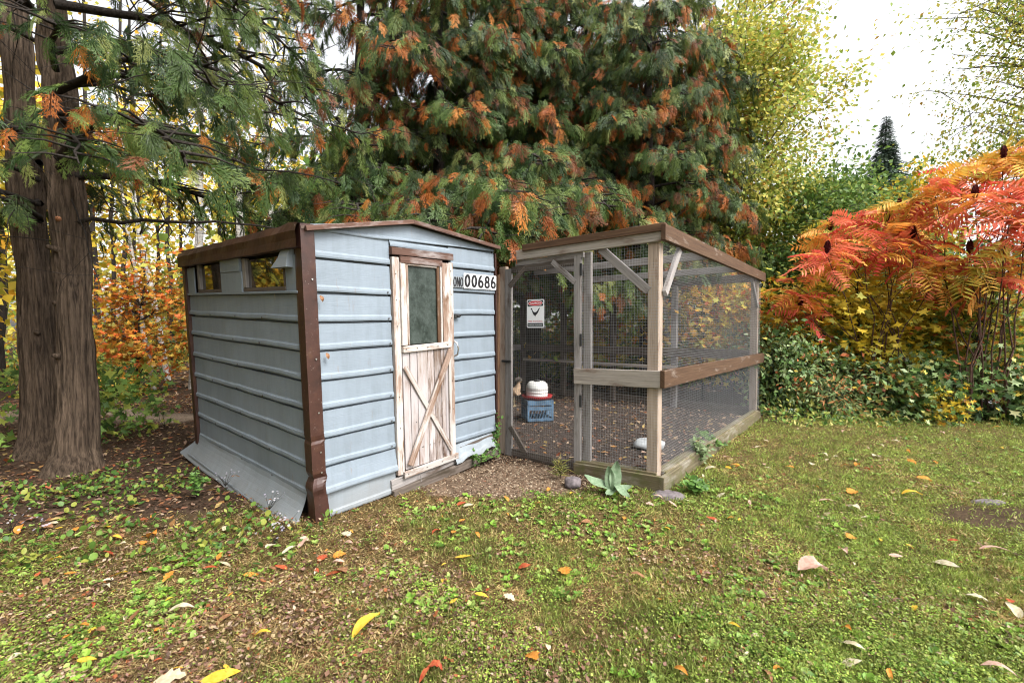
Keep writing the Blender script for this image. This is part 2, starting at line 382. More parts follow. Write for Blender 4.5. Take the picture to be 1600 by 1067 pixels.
# leaf templates (length 1 along +X, normal +Z)
def t_simple(wd=.28):      # folded pointed leaf
    V = np.array([[0, 0, 0], [.45, wd, .05], [1, 0, -.05], [.45, -wd, .05], [.5, 0, -.02]], float)
    return V, np.array([[0, 4, 1], [1, 4, 2], [0, 3, 4], [3, 2, 4]])
def t_tri2(wd=.3):
    V = np.array([[0, 0, 0], [.45, wd, .06], [1, 0, 0], [.45, -wd, .06]], float); return V, np.array([[0, 2, 1], [0, 3, 2]])
def t_round(wd=.42):
    V = [[.5, 0, -.04]]; n = 7
    for i in range(n):
        a = math.pi + 2 * math.pi * i / n; V.append([.5 + .5 * math.cos(a), wd * math.sin(a), .03 if i else 0])
    return np.array(V, float), np.array([[0, 1 + i, 1 + (i + 1) % n] for i in range(n)])
def t_maple():
    ang = [180, 128, 108, 66, 52, 14, 0, -14, -52, -66, -108, -128]; rad = [.10, .22, .42, .24, .52, .26, .62, .26, .52, .24, .42, .22]
    V = [[.38, 0, -.03]]
    for a, r in zip(ang, rad): V.append([.38 + r * math.cos(math.radians(a)), r * math.sin(math.radians(a)), .03 if r > .4 else -.01])
    n = len(ang); return np.array(V, float), np.array([[0, 1 + (i + 1) % n, 1 + i] for i in range(n)])
def t_spray(seed):
    r = random.Random(seed); V, F = [], []
    def kite(p, d, l, wd, z0):
        d = d / np.linalg.norm(d); q = np.array([-d[1], d[0]]); b = len(V); e = p + d * l; m = p + d * l * .4
        zz = lambda u: -.40 * u[0] ** 2 - .5 * u[1] ** 2 + z0
        for u in (p, m + q * wd, e, m - q * wd): V.append([u[0], u[1], zz(u)])
        F.append([b, b + 2, b + 1]); F.append([b, b + 3, b + 2])
    kite(np.array([0., 0]), np.array([1., 0]), 1.0, .010, 0)
    for i in range(9):
        x = .04 + .86 * i / 9
        for s in (-1, 1):
            l = (.44 * (1 - x) ** .6 + .10) * r.uniform(.6, 1.2); a = math.radians(r.uniform(24, 42)) * s
            d = np.array([math.cos(a), math.sin(a)]); p = np.array([x + r.uniform(-.02, .02), 0.]); zo = r.uniform(-.04, .04); kite(p, d, l, .015, zo)
            ns = 3 if l > .28 else 2
            for k in range(ns):
                t = (k + .6) / (ns + .5)
                for s2 in (-1, 1):
                    a2 = a + s2 * math.radians(r.uniform(22, 36)); d2 = np.array([math.cos(a2), math.sin(a2)])
                    kite(p + d * l * t, d2, l * .5 * (1 - t * .45) * r.uniform(.7, 1.2), .013, zo + r.uniform(-.05, .03))
    return np.array(V), np.array(F)
def t_spray_lo(seed):
    r = random.Random(seed); V, F = [], []
    for i in range(6):
        x = .05 + .9 * i / 6
        for s in (-1, 1):
            l = .5 * (1 - x) ** .7 + .08; a = math.radians(r.uniform(32, 55)) * s; b = len(V)
            for u in ((x, 0), (x + math.cos(a) * l * .5 - .03 * s * 0, math.sin(a) * l * .5 + .05 * s), (x + math.cos(a) * l, math.sin(a) * l), (x + math.cos(a) * l * .55 + .05, math.sin(a) * l * .45)):
                V.append([u[0], u[1], -.3 * u[0] ** 2 - .2 * u[1] ** 2 + r.uniform(-.02, .02)])
            F.append([b, b + 2, b + 1]); F.append([b, b + 3, b + 2])
    return np.array(V), np.array(F)
T_SPRAY = [t_spray(i) for i in range(7)]; T_SPRAYLO = [t_spray_lo(i) for i in range(3)]
T_LEAF = [t_simple(.26), t_simple(.32)]; T_TRI = [t_tri2(.3), t_tri2(.4)]; T_ROUND = [t_round(.42), t_round(.33)]; T_MAPLE = [t_maple()]

def spray_objs():
    out = []
    for i, (v, f) in enumerate(T_SPRAY):
        me = bpy.data.meshes.new('cedar_spray'); me.from_pydata([tuple(x) for x in v], [], [tuple(int(q) for q in x) for x in f]); me.update()
        a = me.attributes.new('jit', 'FLOAT', 'POINT'); a.data.foreach_set('value', (.85 + .35 * v[:, 0] + rng.uniform(-.1, .1, len(v))).astype('f'))
        me.materials.append(M['spray']); out.append(bpy.data.objects.new('cedar_spray', me))
    return out
def curve_pts(p0, p1, sag, n=7, wob=.03):
    p0, p1 = np.array(p0, float), np.array(p1, float); t = np.linspace(0, 1, n)[:, None]
    P = p0 + (p1 - p0) * t; P[:, 2] += (4 * t[:, 0] * (1 - t[:, 0])) * sag
    L = np.linalg.norm(p1 - p0); P[1:-1] += rng.normal(0, wob * L, (n - 2, 3)) * .5
    return P

# ---------------------------------------------------------------- shed and pen frames
SO = Vector((-1.3266, 3.0080, 0.0))
SM = Matrix(((.6239, -.7814, .0131), (.7810, .6228, -.0460), (.0278, .0389, .9989)))
PO = Vector((1.1926, 3.5619, 0.0)); PA = math.atan2(.7772, .6292)
PX = np.array([.6292, .7772]); PY = np.array([-.7772, .6292])     # pen: x depth, y leftwards
sa2 = np.array([.6239, .7810]); sb2 = np.array([-.7814, .6228])
def in_frame(x, y, o, a, b):
    dx, dy = x - o[0], y - o[1]; return dx * a[0] + dy * a[1], dx * b[0] + dy * b[1]
def shed_uv(x, y): return in_frame(x, y, SO, sa2, sb2)
def pen_uv(x, y): return in_frame(x, y, PO, PX, PY)
PEN_D, PEN_W = 3.95, 4.45
# ---------------------------------------------------------------- ground cover rules
def cover(x, y):
    """returns grass 0..1, litter 0..1, path 0..1"""
    su, sv = shed_uv(x, y); pd, pu = pen_uv(x, y)
    pen = (pd > 0.0) & (pd < PEN_D) & (pu > -.0) & (pu < PEN_W)
    n = fbm2(x, y, 1.3); n2 = fbm2(x, y, 3.5, 5)
    # lawn edge: a line across the back right, and across the left under the cedar
    right = np.clip((6.75 + .25 * (n - .5) * 4 - y) / .4, 0, 1)
    left = np.clip((x + 2.55 + (3.3 - y) * 1.6 + (n - .5) * 2.5) / .7, 0, 1)
    g = np.where((pd < 0) | (pu < 0), right, 0.0)
    g = np.where(x < -1.2, np.minimum(left, np.clip((4.3 - y) / .4, 0, 1)), g)
    g = np.where(pen | ((su > -.02) & (su < 1.9) & (sv > 0) & (sv < 2.3)), 0, g)
    # worn earth in front of the door and the gate
    dd = np.hypot((x - .0) / .95, (y - 4.05) / .62); g = np.where(~pen, g * np.clip((dd + (n2 - .5) * 1.2 - .75) / .35, 0, 1), g)
    dd = np.hypot((x + .40) / .52, (y - 3.74) / .32); g = np.where(~pen, g * np.clip((dd + (n2 - .5) * .9 - .7) / .35, 0, 1), g)
    dd = np.hypot((x - 3.5) / .7, (y - 3.05) / .35); g = g * np.clip((dd + (n2 - .5) * 1.0 - .45) / .4, .12, 1)
    path = np.clip(1 - np.abs(y - 6.75 - .1 * x * 0 - (n - .5)) / .55, 0, 1) * (x < -1.5) * (x > -8)
    return g, pen, path

# ground sheet
def build_ground():
    def axis(lo, hi, fine_lo, fine_hi, step, coarse):
        a = list(np.arange(fine_lo, fine_hi, step)); l = []; p = fine_lo; s = step
        while p > lo: s = min(s * 1.35, coarse); p -= s; l.append(p)
        r = []; p = a[-1]; s = step
        while p < hi: s = min(s * 1.35, coarse); p += s; r.append(p)
        return np.array(l[::-1] + a + r)
    xs = axis(-220, 220, -8, 8.5, .055, 25); ys = axis(-60, 260, .3, 9.5, .055, 25)
    X, Y = np.meshgrid(xs, ys); x, y = X.ravel(), Y.ravel()
    near = (np.abs(x) < 12) & (y < 14) & (y > -3)
    z = (fbm2(x, y, 1.1, 2) - .5) * .05 * near + (fbm2(x, y, 9, 4) - .5) * .018 * near
    z += np.clip(y - 9, 0, 60) * .02
    g, pen, path = cover(x, y)
    z += np.where(near, -.012, 0)
    n = fbm2(x, y, 2.2, 9); n2 = fbm2(x, y, 7, 11); n3 = fbm2(x, y, .9, 21)
    lawn = np.array([.070, .075, .020]) * (1 - n[:, None]) + np.array([.13, .085, .040]) * n[:, None]
    soil = np.array([.060, .040, .028]) * (.6 + .8 * n2[:, None])
    penc = np.array([.060, .048, .043]) * (.6 + .8 * n2[:, None])
    c = soil * (1 - g[:, None]) + lawn * g[:, None]
    c = np.where(pen[:, None], penc, c)
    c = c * (1 - path[:, None]) + np.array([.30, .24, .19]) * path[:, None]
    worn = (np.hypot((x + .25) / .8, (y - 3.8) / .5) < 1)[:, None]
    c = np.where(worn & (g[:, None] < .5), np.array([.17, .125, .09]) * (.6 + .8 * n2[:, None]), c)
    nx, ny = len(xs), len(ys); i = np.arange(ny - 1)[:, None] * nx + np.arange(nx - 1)[None]
    F = np.stack([i, i + 1, i + nx + 1, i + nx], -1).reshape(-1, 4)
    m, nn, b = newmat('earth_and_turf'); a = N(nn, 'ShaderNodeAttribute'); a.attribute_name = 'tint'
    tc = nn.nodes.new('ShaderNodeTexCoord'); f = pnoise(nn, tc.outputs['Object'], 35, 6, .75); f2 = pnoise(nn, tc.outputs['Object'], 150, 4, .7)
    cc = mixc(nn, 1.0, a.outputs['Color'], ramp(nn, [(.3, (.35, .33, .3)), (.7, (1.5, 1.45, 1.4))], f).outputs[0], 'MULTIPLY')
    nn.links.new(cc, b.inputs['Base Color']); b.inputs['Roughness'].default_value = .95; b.inputs['Specular IOR Level'].default_value = .1
    bump(nn, b, f2, .8, .01)
    npmesh('ground', np.stack([x, y, z], 1), F, m, None, c, True, kind='structure')
build_ground()
def gz(x, y):
    near = (np.abs(x) < 12) & (y < 14) & (y > -3)
    return (fbm2(x, y, 1.1, 2) - .5) * .05 * near + np.where(near, -.012, 0) + np.clip(y - 9, 0, 60) * .02

# ---------------------------------------------------------------- the shed
def build_shed():
    global XF
    mw = Matrix.Translation(SO) @ SM.to_4x4()
    S = empty('garden_shed', None, 'small pale blue metal-sided shed with brown corner trim and worn white door', 'shed', mat=mw)
    K = .03
    def xf(p): return Vector((p[0] - K * p[2], p[1], p[2]))
    XF = xf
    W, D = 1.87, 2.25; side = (1, 0, 0)
    def roof_w(u): return 1.955 + (.135 * (1 - abs(u - .86) / .86) if u < .86 else .135 - .085 * (u - .86) / 1.01)
    # dark core walls so that nothing shows through
    def quadbox(name, u0, u1, v0, v1, w0, w1, mat): 
        V = [xf((u, v, ww)) for ww in (w0, w1) for u, v in ((u0, v0), (u1, v0), (u1, v1), (u0, v1))]
        return mesh(name, V, [(0, 1, 5, 4), (1, 2, 6, 5), (2, 3, 7, 6), (3, 0, 4, 7), (0, 3, 2, 1), (4, 5, 6, 7)], mat, S)
    quadbox('inner_wall', .034, W - .012, .034, D - .012, -.16, 1.94, M['soil_dark'])
    # siding course: (along from s0 to s1, w0..w1) on wall 'front' or 'left'
    def course(wall, s0, s1, w0, w1, mat=None, topf=None, seed=0, flare=0, wob=.0055, lab=None, botf=None, skew=None):
        n = max(6, int(abs(s1 - s0) / .06)); V, F, UV = [], [], []
        H = w1 - w0; lip = .036
        prof = [(0, -.011), (0.0, .0115), (lip * .3, .0140), (lip * .85, .0125), (lip, .0070), (lip + .008, .0040), (H * .6, .003), (H - .021, .0015), (H - .0195, -.030), (H + .01, -.030)]
        for i in range(n + 1):
            t = i / n; s = s0 + (s1 - s0) * t
            dz = mnoise.noise(Vector((s * 2.5, w0 * 9, seed))) * wob * 1.6
            dd = mnoise.noise(Vector((s * 3.7, w0 * 5 + 3, seed + 4))) * .007 + abs(mnoise.noise(Vector((s * 9, w0 * 5, seed)))) * .002
            top = topf(s) if topf else w1
            for j, (h, d) in enumerate(prof):
                ww = w0 + h if j < 6 else (w0 + (top - w0) * .6 if j == 6 else top + (h - H))
                k = max(0, 1 - h / H)
                if j == 0: d = -.011
                if botf: ww = ww + (botf(s) - w0) * k
                d2 = d + dd * k + flare * k ** 1.5
                ww += dz * k
                if skew: s_ = s + skew(t) * k
                else: s_ = s
                V.append(xf((s_, -d2, ww)) if wall == 'front' else xf((-d2, s_, ww))); UV.append((s_, ww))
        m = len(prof)
        for i in range(n):
            for j in range(m - 1):
                a = i * m + j; q = (a, a + m, a + m + 1, a + 1)
                F.append(q if wall == 'front' else q[::-1])
        k = dict(label=lab) if lab else {}
        return mesh('siding_panel', V, F, mat or M['siding'], S, uv=UV, **k)
    laps = [.155, .357, .557, .755, .955, 1.157, 1.346, 1.542]
    for i in range(7):
        course('left', .02, D - .02, laps[i], laps[i + 1] + .004, seed=i)
        course('front', .06, .655, max(laps[i], .175) if i == 0 else laps[i], laps[i + 1] + .004, seed=i + 20, flare=.022 if i == 0 else 0)
    course('front', .06, .655, laps[7], 1.772, seed=31); 
    course('front', .06, 1.858, 1.772 + .142, 2.0, seed=32, topf=lambda s: roof_w(s) + .005, botf=lambda s: 1.93 + .06 * (s / W))
    course('front', .06, .655, 1.768, 1.95, seed=33, topf=lambda s: 1.97)
    course('front', .655, 1.275, 1.905, 1.96, seed=35, wob=.001, topf=lambda s: 1.975)
    course('front', .07, .65, -.01, .19, M['siding_pale'], seed=34, lab='bent pale bottom course of siding', flare=-.001)
    rl = [.235, .407, .606, .804, .985, 1.188, 1.392, 1.592, 1.80]
    for i in range(8): course('front', 1.262, 1.855, rl[i], rl[i + 1] + .004, seed=40 + i)
    course('front', 1.262, 1.855, 1.80, 1.96, seed=49, topf=lambda s: 1.985)
    course('front', 1.262, 1.80, .10, .24, M['siding_pale'], seed=50, flare=.05, wob=.02, lab='crumpled torn bottom course of siding',
           botf=lambda s: .075 + .09 * max(0, (s - 1.45)) + (.02 * math.sin(s * 23)))
    # corner strips beside the windows on the left wall
    board('siding_panel', (-.006, .04, 1.66), (-.006, .235, 1.66), .245, .012, (-1, 0, 0), M['siding'], S)
    board('siding_panel', (-.006, 2.03, 1.66), (-.006, 2.21, 1.66), .245, .012, (-1, 0, 0), M['siding'], S)
    # vertical panel between the windows, two pieces, chipped
    board('divider_panel', (-.016, .93, 1.62), (-.016, 1.345, 1.62), .17, .02, (-1, 0, 0), M['siding'], S)
    board('divider_panel', (-.020, .95, 1.755), (-.020, 1.335, 1.755), .10, .022, (-1, 0, 0), M['siding'], S)
    # windows
    for v0, v1 in ((.25, .90), (1.36, 1.90)):
        g = board('window', (.010, v0, 1.68), (.010, v1, 1.68), .215, .006, (-1, 0, 0), M['window_glass'], S, bev=0)
        board('frame', (.0, v0 - .02, 1.562), (.0, v1 + .02, 1.562), .03, .04, (-1, 0, 0), M['lumber_dark'], g)
        board('frame', (.0, v0 - .01, 1.68), (.0, v0 - .01, 1.80), .0, .0, (-1, 0, 0), M['lumber_dark'], g) if 0 else None
        board('frame', (.002, v1 + .006, 1.58), (.002, v1 + .006, 1.80), .055, .036, (-1, 0, 0), M['lumber_grey'], g)
        board('frame', (.002, v0 - .005, 1.58), (.002, v0 - .005, 1.80), .02, .036, (-1, 0, 0), M['lumber_dark'], g)
    board('window_sill', (-.012, .05, 1.538), (-.012, 2.2, 1.538), .018, .03, (-1, 0, 0), M['siding'], S)
    # vent hood by the corner
    hv = [(0, .12, 1.83), (0, .23, 1.83), (0, .12, 1.70), (0, .34, 1.70), (-.03, .12, 1.83), (-.03, .23, 1.83), (-.06, .12, 1.70), (-.06, .34, 1.70), (-.05, .12, 1.765), (-.05, .25, 1.765), (0, .26, 1.765), (0, .12, 1.765)]
    hf = [(4, 5, 9, 8), (8, 9, 7, 6), (5, 1, 10, 9), (9, 10, 3, 7), (4, 8, 11, 0), (8, 6, 2, 11), (6, 7, 3, 2), (4, 0, 1, 5)]
    mesh('vent_hood', [xf(p) for p in hv], hf, M['siding_pale'], S)
    # skirt flared off the bottom of the left wall
    n = 30; V, F, UV = [], [], []
    for i in range(n + 1):
        t = i / n; v = .10 + t * 2.1
        out = .160 - .070 * t; bt = -.045 - .03 * (1 - t) + .012 * math.sin(t * 13)
        for j in range(7):
            q = j / 6; ww = .165 * (1 - q) + bt * q; d = .012 + out * q ** 1.6 + .006 * mnoise.noise(Vector((v * 3, q * 2, 7)))
            vv = v + (-.075 * q ** 2 * (1 - t) ** 6) + .32 * t ** 8 * q
            V.append(xf((-d, vv, ww))); UV.append((v, ww))
        q = 1; V.append(xf((-(.012 + out) - .004, vv, bt - .012))); UV.append((v, bt - .02))
        V.append(xf((-(.012 + out) + .03, vv, bt - .014))); UV.append((v, bt - .04))
    for i in range(n):
        for j in range(8): a = i * 9 + j; F.append((a, a + 9, a + 10, a + 1))
    mesh('flared_skirt', V, F, M['siding_pale'], S, smooth=False, uv=UV, label='bottom siding strip bent outwards at the left wall')
    board('skirt_seam', (-.150, .16, -.028), (-.092, 2.3, -.018), .012, .005, (-1, 0, .6), M['siding'], S)
    # brown corner trim, dented
    n = 110; V, F = [], []
    prof = [(-.020, .075), (-.024, .05), (-.025, .0), (-.026, -.026), (.0, -.026), (.040, -.0255), (.067, -.024), (.070, -.014)]
    for i in range(n + 1):
        ww = -.06 + 2.03 * i / n
        dent = .011 * math.exp(-((ww - .555) / .012) ** 2) + .017 * math.exp(-((ww - .29) / .022) ** 2) - .010 * math.exp(-((ww - .22) / .03) ** 2)
        fl = max(0, .25 - ww) * .13
        for j, (u, v) in enumerate(prof):
            r = mnoise.noise(Vector((ww * 5, j * .6, 2))) * (.007 if ww < .6 else .0022)
            uu = u + (dent * .6 if j > 3 else dent) + r + (fl * .35 if j > 4 else 0); vv = v + (dent if 2 < j < 6 else 0) + r - fl * .35 * (j > 2)
            V.append(xf((uu, vv, ww)))
    m = len(prof)
    for i in range(n):
        for j in range(m - 1): a = i * m + j; F.append((a, a + 1, a + m + 1, a + m))
    mesh('corner_trim', V, F, M['brown_metal'], S, label='dented dark brown metal corner trim')
    board('corner_trim', (-.012, D + .0, -.05), (-.012, D + .0, 1.9), .07, .04, (-1, 0, 0), M['brown_metal'], S, label='dark trim strip down the rear left corner')
    # left fascia, crinkled
    n = 40; V, F = [], []
    for i in range(n + 1):
        t = i / n; v = -.03 + t * 2.33
        wt = 1.972 - .045 * t + .010 * mnoise.noise(Vector((v * 6, 0, 3))); wb = 1.815 - .02 * t + .004 * mnoise.noise(Vector((v * 4, 8, 3)))
        for j, (d, ww) in enumerate(((.0, wt), (.045, wt + .004 * math.sin(v * 19)), (.062 + .006 * mnoise.noise(Vector((v * 7, 3, 3))), wt * .6 + wb * .4 + .01), (.056 + .012 * mnoise.noise(Vector((v * 4, 9, 3))), wt * .35 + wb * .65), (.060, wb), (.02, wb - .003))):
            V.append(xf((-d, v, ww)))
    for i in range(n):
        for j in range(5): a = i * 6 + j; F.append((a, a + 6, a + 7, a + 1))
    mesh('fascia', V, F, M['brown_metal'], S, label='crinkled dark brown fascia over the left windows')
    # roof: two shallow slopes with front edge trim
    for (u0, u1) in ((-.05, .86), (.86, W + .03)):
        z0, z1 = roof_w(max(0, u0)) + .012, roof_w(min(W, u1)) + .012
        if u0 < 0: z0 -= .036; u0 = -.02
        V = [(u0, -.03, z0), (u1, -.03, z1), (u1, D + .05, z1), (u0, D + .05, z0)]; V = V + [(a, b, c + .02) for a, b, c in V]
        mesh('roof_slope', [xf(p) for p in V], [(0, 3, 2, 1), (4, 5, 6, 7), (0, 1, 5, 4), (1, 2, 6, 5), (2, 3, 7, 6), (3, 0, 4, 7)], M['roofing'], S)
        board('roof_edge_trim', (u0 + .02 if u0 < 0 else u0, -.045, z0 + .006), (u1, -.045, z1 + .006), .032, .022, (0, -1, 0), M['old_trim'], S)
    # end strip at the right corner
    board('corner_trim', (W + .004, -.004, .10), (W + .004, -.004, 1.97), .018, .03, (0, -1, 0), M['soil_dark'] if 0 else M['brown_metal'], S, label='narrow dark strip at the right corner')
    # right wall sheets
    for i in range(10):
        board('siding_panel', (W + .006, .02, .2 + i * .195), (W + .006, D - .02, .2 + i * .195), .193, .01, (1, 0, 0), M['siding'], S)
        board('siding_panel', (.02, D + .006, .15 + i * .185), (W - .02, D + .006, .15 + i * .185), .183, .01, (0, 1, 0), M['siding'], S)
    # sill beams
    board('sill_beam', (.60, -.006, .055), (1.84, -.006, .125), .085, .03, (0, -1, 0), M['lumber_grey'], S)
    board('sill_beam', (.60, -.020, -.02), (1.86, -.020, .03), .075, .06, (0, -1, 0), M['lumber_dark'], S)
    board('sill_beam', (1.35, -.010, .14), (1.86, -.010, .17), .09, .012, (0, -1, 0), M['lumber_dark'], S)
    # screws
    def dot(u, v, ww, nrm, r=.0045, mat='screw', name='screw', par=None):
        nv = Vector(nrm); t = Vector((0, 0, 1)).cross(nv).normalized(); b = nv.cross(t); c = Vector((u, v, ww))
        V = [xf(c + t * r * math.cos(a) + b * r * math.sin(a) + nv * h) for h in (0, .003) for a in np.arange(6) * math.pi / 3]
        return mesh(name, V, [tuple(range(6, 12))] + [(i, (i + 1) % 6, 6 + (i + 1) % 6, 6 + i) for i in range(6)], M[mat], par or S)
    for lw in laps[:8]:
        for v in (.66, 1.15, 1.7): dot(-.017, v + random.uniform(-.05, .05), lw + .012, (-1, 0, 0), .007)
    for lw in laps[1:8]: dot(.625 + random.uniform(-.01, .005), -.018, lw + .014, (0, -1, 0), .006)
    for ww in (1.62, 1.1, .74, .47, .33): dot(.035, -.030, ww, (0, -1, 0), .006, 'steel')
    # ---------------- door
    fy = -.012
    for (u, wd, hh) in ((.690, .062, 1.885), (1.262, .050, 1.89)):
        board('door_jamb', (u, fy, .12), (u + .004, fy, hh - .06), wd, .035, (0, -1, 0), M['paint'], S)
    board('door_head', (.655, fy - .006, 1.868), (1.290, fy - .006, 1.877), .055, .045, (0, -1, 0), M['old_trim'], S)
    Dp = board('door', (.727, fy + .004, .63), (1.236, fy + .004, .63), .98, .01, (0, -1, 0), M['bare_door'], S, bev=0, label='weathered white door with glass top and X-braced planks') 
    # planks
    edges = [.730, .800, .872, .980, 1.052, 1.130, 1.180, 1.236]
    for i in range(7):
        mt = M['bare_door'] if i in (3, 4, 5) else M['paint_plank']
        board('plank', ((edges[i] + edges[i + 1]) / 2, fy - .010, .15), ((edges[i] + edges[i + 1]) / 2, fy - .010, 1.10), edges[i + 1] - edges[i] - .004, .016 + .002 * (i % 3), (0, -1, 0), mt, Dp)
    y2 = fy - .028
    board('stile', (.752, fy - .016, 1.15), (.752, fy - .016, 1.79), .052, .03, (0, -1, 0), M['paint'], Dp)
    board('stile', (1.195, fy - .016, 1.15), (1.195, fy - .016, 1.82), .078, .03, (0, -1, 0), M['paint'], Dp)
    board('stile', (1.222, fy - .026, .155), (1.222, fy - .026, 1.08), .030, .018, (0, -1, 0), M['paint'], Dp)
    board('rail', (.727, fy - .020, 1.808), (1.155, fy - .020, 1.812), .052, .030, (0, -1, 0), M['old_trim'], Dp)
    board('rail', (.727, fy - .024, 1.118), (1.240, fy - .024, 1.132), .050, .030, (0, -1, 0), M['paint'], Dp)
    board('rail', (.705, fy - .028, .118), (1.300, fy - .028, .128), .052, .022, (0, -1, 0), M['paint'], Dp)
    board('brace', (.745, y2, .98), (1.225, y2, .20), .042, .016, (0, -1, 0), M['paint'], Dp)
    board('brace', (.760, y2 - .014, .185), (1.225, y2 - .014, 1.09), .055, .016, (0, -1, 0), M['paint'], Dp)
    g = board('pane', (.945, fy - .006, 1.155), (.945, fy - .006, 1.785), .315, .006, (0, -1, 0), M['door_glass'], Dp, bev=0)
    board('pane_bead', (.792, fy - .018, 1.15), (.792, fy - .018, 1.785), .022, .016, (0, -1, 0), M['paint'], Dp)
    board('pane_bead', (1.112, fy - .020, 1.15), (1.112, fy - .020, 1.785), .030, .016, (0, -1, 0), M['lumber_brown'], Dp)
    board('pane_bead', (1.138, fy - .022, 1.15), (1.138, fy - .022, 1.785), .018, .022, (0, -1, 0), M['paint'], Dp)
    board('pane_bead', (.785, fy - .018, 1.778), (1.12, fy - .018, 1.778), .016, .016, (0, -1, 0), M['paint'], Dp)
    for u in (.752, .86, .97, 1.08, 1.19): dot(u, fy - .040, 1.125 + (u - .97) * .02, (0, -1, 0), .005, 'screw', 'screw', Dp)
    for u in (.74, .93, 1.10, 1.26): dot(u, fy - .040, .121 + (u - .75) * .016, (0, -1, 0), .005, 'screw', 'screw', Dp)
    for ww in (.5, .75, 1.3, 1.5, 1.7):
        dot(.69, fy - .019, ww, (0, -1, 0), .004); dot(1.262, fy - .019, ww + .06, (0, -1, 0), .004)
    for i in range(10): dot(random.uniform(.76, 1.2), fy - .021, random.choice((.3, .52, .86)), (0, -1, 0), .0035, 'screw', 'screw', Dp)
    # handle, hasp
    P = [(1.288, fy - .02, 1.155), (1.292, fy - .05, 1.14), (1.297, fy - .062, 1.09), (1.294, fy - .05, 1.04), (1.289, fy - .02, 1.025)]
    V, F = tubes([(np.array([xf(p) for p in P]), [.008] * 5)], 8); npmesh('handle', V, F, M['steel'], Dp, None, True)
    board('hasp', (1.295, -.026, 1.376), (1.362, -.026, 1.376), .034, .014, (0, -1, 0), M['black'], S)
    board('hasp_slot', (1.325, -.036, 1.376), (1.372, -.036, 1.376), .016, .01, (0, -1, 0), M['black'], S)
    board('hook', (.86, fy - .04, .09), (.865, fy - .04, .02), .006, .006, (0, -1, 0), M['lumber_grey'], S)
    XF = None
    return S, mw, xf
SHED, SHED_MW, shed_xf = build_shed()

# text helper: returns mesh object lying in local XZ plane facing -Y
def text(name, s, x0, x1, z0, z1, place, mat, parent, heavy=0.0, **k):
    cu = bpy.data.curves.new('t', 'FONT'); cu.body = s; cu.offset = heavy; cu.extrude = 0
    o = bpy.data.objects.new('t', cu); COL.objects.link(o); bpy.context.view_layer.update()
    me = bpy.data.meshes.new_from_object(o.evaluated_get(bpy.context.evaluated_depsgraph_get()))
    bpy.data.objects.remove(o); xs = [v.co.x for v in me.vertices]; ys = [v.co.y for v in me.vertices]
    ax, bx, ay, by = min(xs), max(xs), min(ys), max(ys)
    for v in me.vertices:
        v.co = place((x0 + (v.co.x - ax) / (bx - ax) * (x1 - x0), z0 + (v.co.y - ay) / (by - ay) * (z1 - z0)))
    me.materials.clear(); me.materials.append(mat); me.name = name
    return put(bpy.data.objects.new(name, me), parent, **k)
def rplate(name, x0, x1, z0, z1, r, place, mat, parent=None, thick=.0025, **k):
    pts = []
    for cx, cz, a0 in ((x1 - r, z1 - r, 0), (x0 + r, z1 - r, 90), (x0 + r, z0 + r, 180), (x1 - r, z0 + r, 270)):
        for i in range(5): a = math.radians(a0 + i * 22.5); pts.append((cx + r * math.cos(a), cz + r * math.sin(a)))
    n = len(pts); V = [place(p) for p in pts] + [place(p, thick) for p in pts]
    return mesh(name, V, [tuple(range(n))[::-1]] + [tuple(range(n, 2 * n))] + [(i, (i + 1) % n, n + (i + 1) % n, n + i) for i in range(n)], mat, parent, **k)
def build_number():
    o = Vector(shed_xf((1.30, -.020, 1.62)))
    S = empty('number_sign', None, 'white number plate reading 00686 with ONO beside it, right of the shed door', 'sign', mat=SHED_MW @ Matrix.Translation(o))
    lift = lambda q, t=0.: Vector((q[0], -.004 - t, q[1]))
    rplate('prefix_plate', -.012, .118, .005, .100, .004, lift, M['siding_pale'], S)
    for i in range(5): rplate('digit_plate', .122 + i * .0875, .122 + i * .0875 + .0865, .0, .134, .005, lambda q, t=0.: lift(q, t + .0007 * i), M['white_plate'], S)
    pl = lambda q: Vector((q[0], -.0105, q[1]))
    def ell(cx, cy, rx, ry, a0=0, a1=360, n=22): return [(cx + rx * math.cos(math.radians(a0 + (a1 - a0) * i / n)), cy + ry * math.sin(math.radians(a0 + (a1 - a0) * i / n))) for i in range(n + 1)]
    G = {'0': [ell(.5, .5, .38, .42)], 'O': [ell(.5, .5, .36, .44)], '6': [ell(.5, .30, .38, .23), ell(.62, .30, .50, .62, 180, 84)], '8': [ell(.5, .28, .39, .22), ell(.5, .72, .33, .20)],
         'N': [[(.12, .02), (.12, .98)], [(.12, .98), (.88, .02)], [(.88, .02), (.88, .98)]]}
    def glyph(name, ch, x0, x1, z0, z1, wd):
        V, F = [], []
        for q, st_ in enumerate(G[ch]):
            pts = [Vector((x0 + u * (x1 - x0), z0 + v * (z1 - z0))) for u, v in st_]; b = len(V); n = len(pts)
            for i, p in enumerate(pts):
                t = (pts[min(i + 1, n - 1)] - pts[max(i - 1, 0)]).normalized(); nn_ = Vector((-t.y, t.x)); k = wd * (.75 + .35 * abs(t.y))
                for e in (-1, 1): V.append((p.x + nn_.x * k * e, -.0105 - .0004 * q, p.y + nn_.y * k * e))
            for i in range(n - 1): F.append((b + 2 * i, b + 2 * i + 1, b + 2 * i + 3, b + 2 * i + 2))
        mesh(name, V, F, M['ink'], S)
    for i, ch in enumerate('ONO'): glyph('letter', ch, -.008 + i * .041, .029 + i * .041, .010, .096, .0042)
    for i, ch in enumerate('00686'): glyph('digit', ch, .133 + i * .0875, .133 + i * .0875 + .066, .012, .126, .0118)
    return S
build_number()

